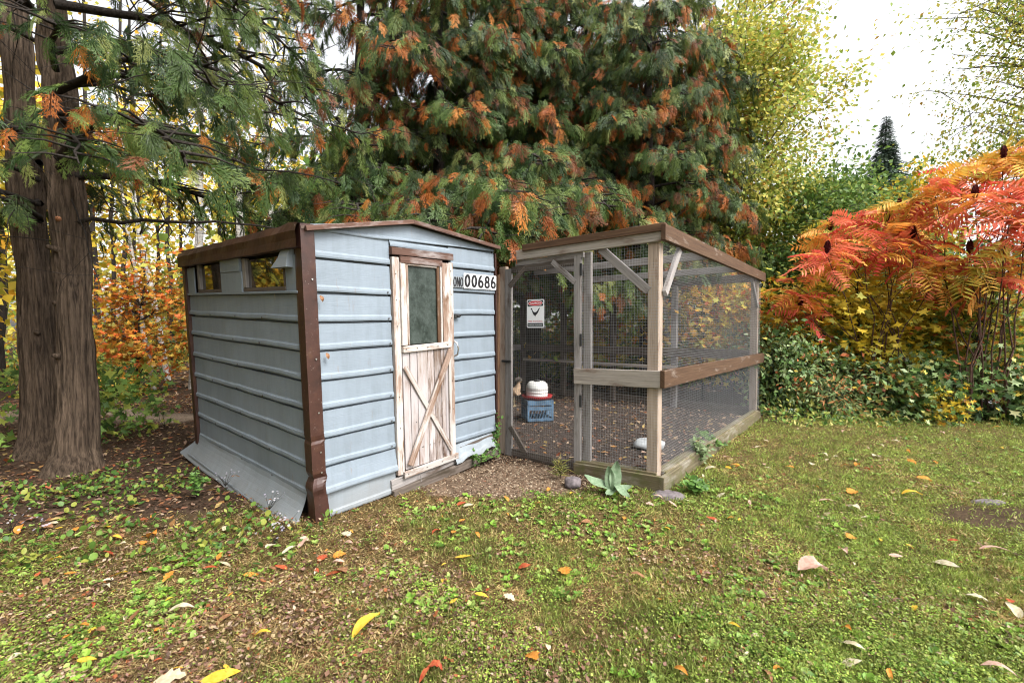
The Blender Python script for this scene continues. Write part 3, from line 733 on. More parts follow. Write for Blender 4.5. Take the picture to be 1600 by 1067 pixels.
# ---------------------------------------------------------------- the pen
def build_pen():
    P = empty('chicken_run', PO, 'weathered timber chicken run with wire mesh sides beside the blue shed', 'chicken coop', rotz=PA)
    L, G, BR = M['lumber'], M['lumber_grey'], M['lumber_brown']
    D, W = PEN_D, PEN_W
    # x = depth, y = leftwards, z up ; front face normal -x, right face normal -y
    def b(name, A, B, wd, th, nr, mat, **k): return board(name, A, B, wd, th, nr, mat, P, **k)
    # posts
    b('post', (.045, .075, .0), (.045, .075, 1.985), .092, .088, (-1, 0, 0), M['lumber_pink'])
    b('post', (.050, .695, .02), (.050, .695, 1.98), .075, .040, (-1, 0, 0), G)
    b('post', (.040, 1.672, .0), (.040, 1.672, 1.93), .085, .05, (-1, 0, 0), M['lumber_pink'])
    b('post', (D - .045, .075, 0), (D - .045, .075, 1.99), .092, .088, (-1, 0, 0), M['lumber_pink'])
    for y in (1.25, 2.35, 3.4, W - .05): b('post', (D - .045, y, 0), (D - .045, y, 1.99), .088, .088, (-1, 0, 0), M['lumber_dark'] if y > 1.3 else G)
    for x in (1.35, 2.65): b('post', (x, W - .045, 0), (x, W - .045, 1.99), .088, .088, (-1, 0, 0), G)
    b('edge_strip', (.02, 1.728, .1), (.02, 1.722, 1.85), .026, .04, (-1, 0, 0), M['warm'])
    # front boards
    b('top_board', (-.012, -.012, 2.035), (-.012, 1.535, 2.02), .095, .036, (-1, 0, 0), L)
    b('top_board', (-.022, -.032, 2.092), (-.022, 1.37, 2.082), .062, .056, (-1, 0, 0), BR)
    b('top_board', (.02, 1.50, 1.945), (.02, .72, 1.955), .05, .036, (-1, 0, 0), G)
    b('mid_rail', (-.020, -.022, .895), (-.020, .79, .870), .138, .038, (-1, 0, 0), L)
    b('base_board', (-.020, -.022, .035), (-.020, .785, -.005), .17, .04, (-1, 0, 0), M['lumber_moss'])
    b('base_cap', (.03, .03, .125), (.03, .78, .085), .09, .025, (0, 0, 1), M['lumber_moss'])
    # right side boards
    b('top_board', (-.052, -.022, 2.050), (D + .10, -.022, 2.055), .125, .038, (0, -1, 0), M['lumber_brown'])
    b('mid_rail', (-.042, -.022, .898), (D + .09, -.022, .862), .138, .038, (0, -1, 0), BR)
    b('base_board', (-.042, -.022, .035), (D - .12, -.022, .005), .17, .04, (0, -1, 0), M['lumber_moss'])
    b('base_cap', (.08, .03, .125), (D - .1, .03, .09), .09, .02, (0, 0, 1), M['lumber_moss'])
    # back and left rails
    b('top_board', (D + .01, -.03, 2.05), (D + .01, W, 2.05), .12, .038, (1, 0, 0), M['lumber_dark'])
    b('mid_rail', (D - .10, .12, .91), (D - .10, W - .1, .91), .138, .038, (1, 0, 0), M['lumber_dark'])
    b('lower_rail', (D - .10, 1.2, .66), (D - .10, W - .1, .66), .05, .03, (1, 0, 0), L)
    b('base_board', (D + .01, 0, .04), (D + .01, W, .04), .15, .038, (1, 0, 0), M['lumber_dark'])
    b('top_board', (D, W, 2.05), (1.9, W, 2.05), .12, .038, (0, 1, 0), G)
    b('mid_rail', (D - .1, W - .02, .91), (1.9, W - .02, .91), .12, .038, (0, 1, 0), G)
    # braces
    b('brace', (.012, .55, 1.99), (.012, .115, 1.60), .070, .034, (-1, 0, 0), G)
    b('brace', (.42, .012, 1.98), (.08, .012, 1.58), .060, .034, (0, -1, 0), G)
    b('brace', (D - .5, .03, 1.98), (D - .1, .03, 1.62), .06, .034, (0, -1, 0), G)
    # joists over the top
    for x in (1.3, 2.6): b('roof_joist', (x, .0, 2.04), (x, 2.2, 2.04), .08, .038, (1, 0, 0), G)
    # gate in the front
    g = mesh('gate', [(0.006, .80, .06), (.006, 1.56, .06), (.006, 1.56, .075), (.006, .80, .075), (.03, .80, .06), (.03, 1.56, .06), (.03, 1.56, .075), (.03, .80, .075)],
             [(0, 1, 2, 3), (4, 7, 6, 5), (0, 4, 5, 1), (3, 2, 6, 7)], M['lumber_dark'], P, label='tall mesh gate in a grey timber frame')
    def gb(name, A, B, wd, th, mat, nr=(-1, 0, 0)): return board(name, A, B, wd, th, nr, mat, g)
    gb('stile', (.016, .772, .0), (.016, .778, 1.955), .070, .036, G)
    gb('stile', (.016, 1.585, .0), (.016, 1.585, 1.90), .078, .036, G)
    gb('rail', (.018, .815, 1.90), (.018, 1.545, 1.885), .060, .034, M['lumber_dark'])
    gb('rail', (.020, .815, .03), (.020, 1.545, .03), .06, .03, M['lumber_dark'])
    gb('brace', (.004, 1.05, 1.925), (.004, .80, 1.715), .050, .022, G)
    gb('brace', (.004, 1.37, 1.90), (.004, 1.57, 1.72), .050, .022, M['lumber_dark'])
    gb('brace', (.004, 1.56, .30), (.004, 1.36, .05), .055, .022, M['lumber_dark'])
    for z in (1.88, 1.25, .70): gb('hinge', (-.008, .735, z), (-.008, .735, z - .11), .022, .012, M['black'])
    gb('latch', (-.012, 1.54, .965), (-.012, 1.66, .965), .022, .016, M['black'])
    # wire mesh panels
    def wires(name, o, ax, L, H, nrm, step, r, mat, par, seed=0):
        o, ax, nrm = np.array(o, float), np.array(ax, float), np.array(nrm, float); z = np.array([0, 0, 1.]); paths = []
        def disp(s, h): return .006 * mnoise.noise(Vector((s * 1.8, h * 1.8, seed))) + .0015 * mnoise.noise(Vector((s * 9, h * 9, seed)))
        for i in range(int(L / step) + 1):
            hs_ = np.linspace(0, H, 10); s = i * step; paths.append((np.array([o + ax * (s + .0018 * mnoise.noise(Vector((s * 20, h * 2, 5)))) + z * h + nrm * disp(s, h) for h in hs_]), [r] * 10))
        for i in range(int(H / step) + 1):
            n = max(4, int(L / .18)); h = i * step
            paths.append((np.array([o + ax * s + z * (h + .0018 * mnoise.noise(Vector((s * 2, h * 20, 6)))) + nrm * (disp(s, h) + 2 * r) for s in np.linspace(0, L, n)]), [r] * n))
        V, F = tubes(paths, 3); return npmesh(name, V, F, mat, par, kind='stuff')
    st = .0235
    wires('wire_mesh', (.001, .02, .13), (0, 1, 0), .72, 1.86, (-1, 0, 0), st, .0008, M['galv'], P, 1)
    wires('wire_mesh', (-.006, .79, .03), (0, 1, 0), .78, 1.86, (-1, 0, 0), st, .0009, M['galv_dark'], g, 2)
    wires('wire_mesh', (.02, -.001, .13), (1, 0, 0), D - .06, 1.86, (0, -1, 0), st, .0008, M['galv'], P, 3)
    wires('wire_mesh', (D - .05, .02, .1), (0, 1, 0), W - .06, 1.88, (1, 0, 0), st * 1.3, .0009, M['galv_dark'], P, 4)
    wires('wire_mesh', (1.95, W - .02, .1), (1, 0, 0), 1.95, 1.88, (0, 1, 0), st * 1.3, .0009, M['galv_dark'], P, 5)
    return P
PEN = build_pen()
PEN_MW = Matrix.Translation(PO) @ Matrix.Rotation(PA, 4, 'Z')
# caution sign on the gate: local x across (right), z up, facing the viewer (-y)
def build_caution():
    o = PEN_MW @ Vector((-.016, 1.333, 1.305)); rot = Matrix.Rotation(PA - math.pi / 2, 4, 'Z')
    S = empty('caution_sign', None, 'small white caution sign with red oval and black rooster hung on the mesh gate', 'sign', mat=Matrix.Translation(o) @ rot)
    W_, H_ = .205, .272
    pl = lambda q, t=0.: Vector((q[0], -t, q[1]))
    rplate('sign_plate', 0, W_, 0, H_, .014, pl, M['white_plate'], S, .002)
    on = lambda k: (lambda q, t=0.: Vector((q[0], -.003 - .001 * k - t, q[1])))
    rplate('border', .010, W_ - .010, .208, H_ - .008, .006, on(0), M['ink'], S, .0004)
    def oval(cx, cz, rx, rz, k, m): 
        V = [on(k)((cx + rx * math.cos(a), cz + rz * math.sin(a))) for a in np.arange(24) * math.pi / 12]
        mesh('oval', V, [tuple(range(24))], m, S)
    oval(W_ / 2, .236, .088, .027, 1, M['white_plate']); oval(W_ / 2, .236, .082, .023, 2, M['red_ink'])
    f = lambda q: on(3)(q)
    text('lettering', 'CAUTION', .038, W_ - .038, .227, .246, f, M['white_plate'], S, .02)
    text('lettering', 'FREE RANGING', .016, W_ - .016, .055, .072, lambda q: on(1)(q), M['pink_ink'], S, .02)
    rplate('black_band', .010, W_ - .010, .012, .045, .003, on(0), M['ink'], S, .0004)
    text('lettering', 'WATCH FOR HENS', .018, W_ - .018, .022, .033, lambda q: on(1)(q), M['white_plate'], S, .02)
    # rooster silhouette
    R = [(.045, .177), (.050, .184), (.056, .189), (.062, .188), (.066, .182), (.070, .170), (.078, .158), (.092, .150), (.108, .150), (.120, .156),
         (.132, .170), (.142, .184), (.152, .191), (.158, .187), (.152, .180), (.146, .168), (.138, .150), (.124, .132), (.112, .124), (.106, .116), (.104, .106), (.100, .106), (.100, .117),
         (.088, .122), (.076, .134), (.068, .150), (.063, .164), (.058, .174), (.052, .177)]
    mesh('rooster_print', [on(1)(q) for q in R], [tuple(range(len(R)))], M['ink'], S)
build_caution()

# ---------------------------------------------------------------- things in and by the pen
def lathe(name, prof, mat, parent=None, n=24, **k):
    V, F = [], []
    for r, z in prof: V += [(r * math.cos(a), r * math.sin(a), z) for a in np.arange(n) * 2 * math.pi / n]
    for i in range(len(prof) - 1):
        for j in range(n): F.append((i * n + j, i * n + (j + 1) % n, (i + 1) * n + (j + 1) % n, (i + 1) * n + j))
    F.append(tuple(range(n))[::-1]); F.append(tuple(range((len(prof) - 1) * n, len(prof) * n)))
    return mesh(name, V, F, mat, parent, smooth=True, **k)
def build_crate():
    s, h = .37, .29
    C = empty('milk_crate', (.36, 6.42, 0), 'faded blue lattice crate under the white waterer in the run', 'crate', rotz=math.radians(12))
    B = M['blue']
    for k, (nx, ny) in enumerate(((0, -1), (1, 0), (0, 1), (-1, 0))):
        nr = Vector((nx, ny, 0)); t = Vector((-ny, nx, 0)); c = nr * (s / 2)
        sw = board('side_wall', c - t * s / 2 + Vector((0, 0, h - .035)), c + t * s / 2 + Vector((0, 0, h - .035)), .07, .012, nr, B, C)
        board('rib', c - t * s / 2 + Vector((0, 0, .02)), c + t * s / 2 + Vector((0, 0, .02)), .04, .012, nr, B, sw)
        for u in (-.5, .5): board('rib', c + t * s * u * .94 + Vector((0, 0, .04)), c + t * s * u * .94 + Vector((0, 0, h - .07)), .028, .012, nr, B, sw)
        for i in range(7):
            u0 = -.40 + i * .115
            board('lattice_bar', c + t * s * u0 + Vector((0, 0, .035)), c + t * s * (u0 + .14) + Vector((0, 0, h - .1)), .010, .010, nr, M['galv_dark'] if 0 else B, sw, bev=0)
        board('rib', c - t * s / 2 + Vector((0, 0, h - .11)), c + t * s / 2 + Vector((0, 0, h - .11)), .05, .010, nr, B, sw)
    board('base', (-s / 2, 0, .012), (s / 2, 0, .012), s, .012, (0, 0, 1), B, C)
    board('top_insert', (-s / 2 + .01, 0, h - .02), (s / 2 - .01, 0, h - .02), s - .02, .012, (0, 0, 1), B, C)
    Wt = empty('poultry_waterer', (.36, 6.42, h), 'white domed poultry waterer with a red drinking tray on the crate', 'waterer')
    lathe('drinking_tray', [(.16, .004), (.205, .012), (.225, .05), (.222, .055), (.20, .05), (.18, .02), (.02, .02)], M['red'], Wt)
    lathe('dome', [(.155, .03), (.158, .075), (.153, .082), (.158, .088), (.160, .12), (.155, .127), (.160, .133), (.158, .17), (.145, .21), (.12, .24), (.11, .246), (.04, .248)], M['white'], Wt)
    lathe('cap', [(.04, .247), (.045, .262), (.03, .275), (.01, .277)], M['black'], Wt, 12)
build_crate()
def build_hen():
    Hn = empty('buff_hen', (.02, 7.45, 0), 'buff hen with a fluffy grey crest standing left of the waterer', 'hen', rotz=math.radians(-25))
    sk = [((0, 0, .20), .075), ((.05, 0, .24), .075), ((.085, 0, .31), .052), ((.095, 0, .365), .030), ((.10, 0, .40), .030), ((.135, 0, .395), .010),
          ((-.06, 0, .21), .075), ((-.12, 0, .25), .045), ((-.17, 0, .31), .022)]
    ed = [(0, 1), (1, 2), (2, 3), (3, 4), (4, 5), (0, 6), (6, 7), (7, 8)]
    me = bpy.data.meshes.new('body'); me.from_pydata([p for p, _ in sk], ed, []); o = bpy.data.objects.new('body', me); put(o, Hn)
    md = o.modifiers.new('s', 'SKIN'); 
    for i, (_, r) in enumerate(sk): me.skin_vertices[0].data[i].radius = (r, r)
    me.skin_vertices[0].data[0].use_root = True
    o.modifiers.new('d', 'SUBSURF').levels = 2; o.modifiers['d'].render_levels = 2
    bpy.context.view_layer.update()
    m2 = bpy.data.meshes.new_from_object(o.evaluated_get(bpy.context.evaluated_depsgraph_get())); o.modifiers.clear(); o.data = m2; m2.name = 'body'
    m2.materials.append(M['feather'])
    for v in m2.vertices: v.co += v.co.normalized() * mnoise.noise(v.co * 40) * .006
    # crest: a puff of small feathers
    n = 260; d = unit(n); d[:, 2] = np.abs(d[:, 2]) * .9 - .2; T = np.array([.095, 0, .415]) + d * .018
    cloud('crest', M['leaf'], T_TRI, frames(d + np.array([-.2, 0, .2]), unit(n)), T, np.full(n, .045), pal(n, [(.40, .35, .30), (.30, .26, .22), (.48, .43, .38)]), Hn)
    for s in (-1, 1):
        wn = [(.045, s * .065, .25), (.02, s * .082, .21), (-.06, s * .082, .20), (-.14, s * .05, .235), (-.10, s * .07, .26), (0, s * .072, .275)]
        mesh('wing', wn, [(0, 1, 2, 3, 4, 5)], M['feather'], Hn, smooth=True)
        V, F = tubes([(np.array([(.0, s * .03, .15), (.012, s * .032, .09), (.0, s * .032, .012)]), [.014, .008, .007]),
                      (np.array([(-.0, s * .032, .012), (.03, s * .032, .006), (.055, s * .032, .003)]), [.007, .006, .003]),
                      (np.array([(-.0, s * .032, .012), (.025, s * .032 + .02, .006), (.045, s * .032 + .035, .003)]), [.007, .005, .003]),
                      (np.array([(-.0, s * .032, .012), (.025, s * .032 - .02, .006), (.045, s * .032 - .035, .003)]), [.007, .005, .003]),
                      (np.array([(-.0, s * .032, .012), (-.02, s * .032, .006), (-.03, s * .032, .003)]), [.007, .005, .003])], 6)
        npmesh('leg', V, F, M['hen_leg'], Hn, None, True)
        bm = bmesh.new(); bmesh.ops.create_icosphere(bm, subdivisions=1, radius=.005, matrix=Matrix.Translation((.118, s * .022, .40)))
        me = bpy.data.meshes.new('eye'); bm.to_mesh(me); bm.free(); me.materials.append(M['ink']); put(bpy.data.objects.new('eye', me), Hn)
    V = [(.128, -.008, .402), (.128, .008, .402), (.128, 0, .388), (.155, 0, .388)]
    mesh('beak', V, [(0, 3, 1), (1, 3, 2), (0, 2, 3), (0, 1, 2)], M['hen_leg'], Hn)
    for k in range(7):
        a = -.5 + k / 6; mesh('tail_feather', [(-.13, a * .03, .25), (-.20, a * .09 - .012, .33), (-.24, a * .12, .37), (-.20, a * .09 + .012, .335)], [(0, 1, 2, 3)], M['feather'], Hn)
    Hn.scale = (1.05, 1.05, 1.05)
build_hen()
def rock(name, loc, sz, mat, label, cat='stone', seed=0, flat=1):
    bm = bmesh.new(); bmesh.ops.create_icosphere(bm, subdivisions=3, radius=1)
    for v in bm.verts:
        n = 1 + .25 * mnoise.noise(v.co * 1.3 + Vector((seed, 0, 0))) + .07 * mnoise.noise(v.co * 4 + Vector((seed, 4, 0)))
        c = v.co * n; c.z = max(-.6, min(.75, c.z)); v.co = Vector((c.x * sz[0], c.y * sz[1], c.z * sz[2]))
    me = bpy.data.meshes.new(name); bm.to_mesh(me); bm.free(); me.materials.append(mat)
    for p in me.polygons: p.use_smooth = True
    o = bpy.data.objects.new(name, me); o.location = loc; return put(o, None, label, cat)
rock('field_stone', (.50, 3.68, .022), (.07, .06, .06), M['stone'], 'rounded purple grey stone in front of the gate post', seed=1)
rock('field_stone', (1.22, 3.47, -.012), (.13, .09, .04), M['stone'], 'flat stone under the front right corner of the run', seed=2)
rock('field_stone', (1.50, 4.88, .03), (.17, .15, .065), M['slab'], 'smooth pale grey stone on the run floor by the corner post', seed=4)
rock('field_stone', (3.58, 3.32, -.008), (.13, .045, .03), M['stone'], 'low pinkish stone lying in the bare patch of the lawn', seed=7)

# ---------------------------------------------------------------- trees
def bark_trunk(name, P, R, parent, mat, sides=44, rings=90, ridge=.018, seed=0):
    P = np.array(P, float); R = np.array(R, float); t = np.linspace(0, 1, len(P)); tt = np.linspace(0, 1, rings)
    C = np.stack([np.interp(tt, t, P[:, k]) for k in range(3)], 1); rr = np.interp(tt, t, R)
    A = np.arange(sides) * 2 * math.pi / sides; V = []
    AA, HH = np.meshgrid(A, C[:, 2]); q = np.stack([np.cos(AA).ravel() * 8.0, np.sin(AA).ravel() * 8.0, HH.ravel() * .9 + seed], 1)
    rid = vnoise(q, 1.1) - .5; rid2 = vnoise(q * np.array([1, 1, 2.5]), 2.4) - .5
    q2 = np.stack([np.cos(AA).ravel(), np.sin(AA).ravel(), HH.ravel() * 1.6 + seed], 1); lump = vnoise(q2, 1.3) - .5
    d = rid * ridge * 2 + rid2 * ridge * 1.2 + lump * ridge * 3.5
    rad = (rr[:, None] + d.reshape(rings, sides))
    V = np.stack([C[:, None, 0] + rad * np.cos(A), C[:, None, 1] + rad * np.sin(A), np.repeat(C[:, 2:3], sides, 1)], -1).reshape(-1, 3)
    i = np.arange(rings - 1)[:, None] * sides; j = np.arange(sides)[None]; j2 = (j + 1) % sides
    F = np.stack([i + j, i + j2, i + sides + j2, i + sides + j], -1).reshape(-1, 4)
    return npmesh(name, V, F, mat, parent, None, True)
GREENS = [(.022, .048, .011), (.052, .094, .019), (.105, .150, .031), (.19, .215, .062), (.036, .060, .016)]
RUST = [(.34, .105, .018), (.25, .070, .014), (.44, .17, .030), (.14, .05, .018)]
SPRAYS = spray_objs()
def cedar(label, base, H, n_limb, Lmax, zlow, spd, seed=0, rust=.20, dens=1., lo=False, trunk=True, axis_bias=None, az_rng=None, spray=(.13, .32), group='cedar trees behind the shed and run', zdec=.55, extra=None, T=None, tr=.14):
    tr0 = T or empty('cedar_tree', (base[0], base[1], 0), label, 'tree', group)
    bx, by = base; paths = []; ps, dirs = [], []
    if trunk: bark_trunk('trunk', [(0, 0, -.1), (.03, 0, H * .3), (-.03, .04, H * .7), (0, 0, H)], [tr * 1.3, tr, tr * .6, .02], tr0, M['dark_bark'], 20, 40, .012, seed)
    limbs = []
    for i in range(n_limb):
        z = zlow + (H - zlow) * ((i + .5) / n_limb) ** 1.0
        az = i * 2.4 + seed if az_rng is None else rng.uniform(*az_rng)
        L = Lmax * (1 - zdec * (z - zlow) / (H - zlow)) * rng.uniform(.75, 1.1)
        limbs.append((0, 0, z, az, L))
    if extra: limbs += extra
    for (lx, ly, z, az, L) in limbs:
        n = 9; t = np.linspace(0, 1, n); d = np.array([math.cos(az), math.sin(az)])
        r = L * t; zz = z + .10 * L * np.sin(t * math.pi) - .26 * L * t ** 2 + .05 * L * t ** 6
        P = np.stack([lx + d[0] * r, ly + d[1] * r, zz], 1); P[1:, :2] += np.cumsum(rng.normal(0, .02 * L, (n - 1, 2)), 0) * .6
        R0 = .012 + .011 * L; paths.append((P, R0 * (1 - .85 * t)))
        nl = int(4 + L * 6)
        for j in range(nl):
            u = .22 + .76 * (j + .5) / nl; k = u * (n - 1); k0 = int(k); p = P[k0] + (P[min(k0 + 1, n - 1)] - P[k0]) * (k - k0)
            s = 1 if j % 2 else -1; a = az + s * rng.uniform(.5, 1.15); ll = (.28 + .28 * L * (1 - u)) * rng.uniform(.7, 1.25)
            e = p + np.array([math.cos(a) * ll, math.sin(a) * ll, -.18 * ll - .1 * ll * rng.random()])
            m = (p + e) / 2 + np.array([0, 0, .06 * ll]); paths.append((np.array([p, m, e]), [R0 * .35, R0 * .22, .002]))
            ns = max(3, int(spd * ll * 22 * dens))
            for q in range(ns):
                v = rng.uniform(.1, 1.05); pp = (p * (1 - v) + e * v) + rng.normal(0, .075, 3); aa = a + rng.uniform(-.75, .75)
                ps.append(pp); dirs.append((math.cos(aa) * .6, math.sin(aa) * .6, rng.uniform(-1.3, -.15)))
    for q in range(len(limbs) * (9 if T is not None else 4)):
        P = paths[rng.integers(len(paths))][0]; p = P[rng.integers(1, len(P))]; e = p + np.array([rng.normal(0, .4), rng.normal(0, .35), rng.normal(-.1, .35)]); paths.append((curve_pts(p, e, .04, 5, .08), np.linspace(.0055, .0015, 5)))
    V, F = tubes(paths, 5); npmesh('branches', V, F, M['dark_bark'], tr0, kind='stuff')
    ps = np.array(ps); dirs = np.array(dirs); n = len(ps)
    Zh = unit(n) * .45 + np.array([0, -.45, .6]); R = frames(dirs, Zh)
    wp = ps + np.array([bx, by, 0]); f = vnoise(wp, 2.0) * .35 + vnoise(wp, 8.5) * .65 + rng.normal(0, .10, n); thr = np.quantile(f, 1 - rust)
    col = pal(n, GREENS, [2, 3, 2.4, 1.3, 1.5]) * (0.75 + .6 * vnoise(wp + 50, 1.2))[:, None]
    col = np.where((f > thr)[:, None], pal(n, RUST), col)
    gcloud('foliage', M['spray'], SPRAYS, R, ps, rng.uniform(*spray, n), col, tr0, kind='stuff')
    return tr0, n
tot = 0
t_, k_ = cedar('bushy green cedar with rusty fronds rising behind the left half of the shed roof', (-2.45, 7.45), 8.2, 26, 2.1, 1.9, .75, 1, rust=.15, extra=[(0, 0, 2.9, math.radians(-70), 2.6), (0, 0, 3.3, math.radians(-95), 2.5)]); tot += k_
t_, k_ = cedar('dense cedar thick with rust-orange fronds above the shed roof peak', (-1.25, 7.9), 8.4, 42, 2.6, 1.9, 1.3, 2, rust=.25, extra=[(0, 0, 2.95, math.radians(-79), 3.3), (0, 0, 2.8, math.radians(-95), 3.0), (0, 0, 3.2, math.radians(-68), 3.4)]); tot += k_
t_, k_ = cedar('wide cedar whose orange-brown fronds hang over the front board of the run', (.45, 7.75 + 2.0), 8.6, 40, 3.3, 1.9, 1.3, 3, rust=.25,
      extra=[(0, 0, 3.25, math.radians(-97), 5.0), (0, 0, 3.2, math.radians(-92), 4.7), (0, 0, 3.35, math.radians(-103), 4.9), (0, 0, 3.3, math.radians(-97), 3.9), (0, 0, 3.5, math.radians(-86), 4.0), (0, 0, 3.1, math.radians(-106), 4.2), (0, 0, 3.7, math.radians(-76), 3.8), (0, 0, 4.3, math.radians(-92), 3.5), (0, 0, 3.4, math.radians(-115), 3.9)]); tot += k_
t_, k_ = cedar('darker thin cedar with bare twigs behind the right half of the run', (2.65, 8.75), 7.6, 42, 2.4, 2.1, 1.1, 4, rust=.22); tot += k_
t_, k_ = cedar('tall cedar filling the gap between the two cedars above the shed and run', (-.45, 9.6), 9.0, 44, 2.8, 2.2, 1.2, 6, rust=.16); tot += k_
t_, k_ = cedar('dark cedar behind the run closing the gap above its back rail', (1.7, 10.4), 9.0, 50, 2.5, 2.1, 1.2, 7, rust=.2, zdec=.4); tot += k_
t_, k_ = cedar('farther cedar with twiggy outline behind the far corner of the run', (3.7, 10.6), 8.4, 46, 2.3, 2.2, .9, 8, rust=.2, zdec=.4); tot += k_
print('sprays', tot)

def twin_cedar():
    T = empty('twin_cedar', (-4.1, 4.1, 0), 'old twin-trunked cedar with furrowed brown bark left of the shed', 'tree')
    a = bark_trunk('trunk', [(.04, -.02, -.15), (.05, 0, .0), (.06, .02, .18), (.08, .04, .6), (.04, .05, 1.6), (-.04, .1, 2.6), (-.16, .15, 4), (-.3, .2, 7)], [.30, .225, .165, .135, .125, .118, .10, .04], T, M['cedar_bark'], 104, 210, .019, 3)
    b = bark_trunk('trunk', [(-.74, .52, -.15), (-.75, .52, .2), (-.76, .52, .6), (-.80, .52, 1.6), (-.88, .54, 2.6), (-1.0, .6, 4), (-1.2, .7, 7)], [.30, .19, .150, .138, .13, .11, .04], T, M['cedar_bark'], 104, 210, .019, 11)
    # pruned stubs, each a short knot with a cut face
    for (x, y, z, az, par) in ((.0, .05, 2.02, -100, a), (-.02, .05, 1.52, -75, a), (-.86, .53, 2.32, -80, b), (-.78, .52, 1.25, -50, b), (-.05, .08, 2.28, -60, a), (.0, .04, 1.05, -85, a)):
        A_ = math.radians(az); r0 = .115; c = np.array([x + math.cos(A_) * r0, y + math.sin(A_) * r0, z]); d = np.array([math.cos(A_), math.sin(A_), .2])
        V, F = tubes([(np.array([c - d * .05, c, c + d * .035, c + d * .045]), [.038, .026, .020, .004])], 9); npmesh('branch_stub', V, F, M['cut'] if z > 2.2 else M['cedar_bark'], par, None, True)
    # bare limbs reaching right
    paths = []
    for (z, x1, y1, z1, r) in ((2.26, 1.75, .45, 2.30, .022), (2.95, 2.2, .9, 2.9, .020), (3.5, 2.5, .7, 3.35, .018), (2.5, .9, -.6, 1.6, .007), (2.1, -1.3, -.4, 2.0, .006), (3.2, 1.2, .2, 2.2, .010)):
        P = curve_pts((0.05, .05, z), (x1, y1, z1), .05, 10, .02); paths.append((P, np.linspace(r, r * .35, 10)))
        for j in range(7):
            p = P[rng.integers(3, 10)]; e = p + rng.normal(0, 1, 3) * np.array([.3, .3, .25]); paths.append((curve_pts(p, e, .02, 4, .08), np.linspace(r * .35, .0015, 4)))
    V, F = tubes(paths, 5); npmesh('branches', V, F, M['dark_bark'], T)
    ex = []
    for i in range(19):
        z = rng.uniform(2.6, 5.4); az = math.radians(rng.uniform(-75, 65)); ex.append((0, 0, z, az, rng.uniform(1.4, 2.9)))
    for i in range(14): ex.append((-.6, .4, rng.uniform(2.3, 5), math.radians(rng.uniform(100, 290)), rng.uniform(1.0, 2.0)))
    _, k = cedar('', (-4.1, 4.1), 6, 0, 2, 2, .40, 9, rust=.10, trunk=False, T=T, extra=ex, spray=(.11, .26)); print('twin', k)
twin_cedar()

def leafy(name, label, base, height, cc, rr, n_br, n_leaf, cols, wts, tmpl, size, trunk_r=.06, bark='grey_bark', sig=.28, group=None, mat='leaf', cat='tree',
          flat=.5, stems=1, twig=True, tlean=(0, 0), jitter=.25, kindpart=True, colfield=None, facing=(0, -.35, .8)):
    """broad-leaved tree or bush. cc/rr crown centre (relative) and radii"""
    T = empty(name, (base[0], base[1], 0), label, cat, group); gz0 = float(gz(np.array([base[0]]), np.array([base[1]]))[0]); T.location.z = gz0
    cc, rr = np.array(cc, float), np.array(rr, float); paths = []
    tops = []
    for s in range(stems):
        a = rng.uniform(0, 6.28); off = np.array([math.cos(a), math.sin(a), 0]) * (.04 if stems > 1 else 0)
        top = np.array([cc[0] + tlean[0], cc[1] + tlean[1], height]) + (rng.normal(0, 1, 3) * rr * np.array([.5, .5, .12]) if stems > 1 else 0)
        P = curve_pts(off + (0, 0, -.05), top, 0, 9, .012); tops.append(P)
    V, F = tubes([(P, np.linspace(trunk_r, trunk_r * .22, 9)) for P in tops], 9); npmesh('trunk' if cat == 'tree' else 'stem', V, F, M[bark], T, None, True)
    ends = []
    for i in range(n_br):
        d = unit(1)[0]; q = cc + rr * d * rng.uniform(.35, 1.0) ** .6
        P = tops[rng.integers(stems)]; zt = max(P[0, 2], q[2] - rng.uniform(.2, .6) * rr[2]); k = np.argmin(np.abs(P[:, 2] - zt)); p0 = P[k]
        L = np.linalg.norm(q - p0); B = curve_pts(p0, q, .08 * L, 7, .03); r0 = min(trunk_r * .5, .006 + .009 * L)
        paths.append((B, np.linspace(r0, .003, 7))); ends.append(B)
        if twig:
            for j in range(3):
                s = B[rng.integers(3, 7)]; e = s + rng.normal(0, sig * 1.2, 3); paths.append((np.array([s, (s + e) / 2 + rng.normal(0, .02, 3), e]), [r0 * .35, r0 * .2, .002])); ends.append(np.stack([s, s, s, (s + e) / 2, e, e, e]))
    V, F = tubes(paths, 5); npmesh('branches', V, F, M[bark], T, kind='stuff')
    E_ = np.array(ends); bi = rng.integers(0, len(E_), n_leaf); u = rng.uniform(.45, 1, n_leaf) * 6; k = np.minimum(u.astype(int), 5); fr = u - k
    ps = E_[bi, k] * (1 - fr)[:, None] + E_[bi, np.minimum(k + 1, 6)] * fr[:, None] + rng.normal(0, 1, (n_leaf, 3)) * np.array([sig, sig, sig * flat])
    ps[:, 2] = np.maximum(ps[:, 2], .02)
    out = ps - cc; out /= np.linalg.norm(out, axis=1)[:, None] + 1e-6; X = out * .6 + unit(n_leaf) * .8 + np.array([0, 0, -.35])
    R = frames(X, unit(n_leaf) * .75 + np.array(facing))
    col = pal(n_leaf, cols, wts)
    if colfield is not None: col = colfield(ps + np.array([base[0], base[1], 0]), col)
    col = col * (1 + rng.uniform(-jitter, jitter, (n_leaf, 1)))
    cloud('foliage', M[mat], tmpl, R, ps, rng.uniform(size * .7, size * 1.3, n_leaf), col, T, .1, kind='stuff')
    return T
YEL = [(.62, .44, .035), (.70, .54, .07), (.55, .45, .045), (.44, .44, .07), (.64, .35, .03)]
YG = [(.50, .47, .10), (.36, .42, .09), (.60, .52, .11), (.22, .32, .05), (.46, .26, .04)]
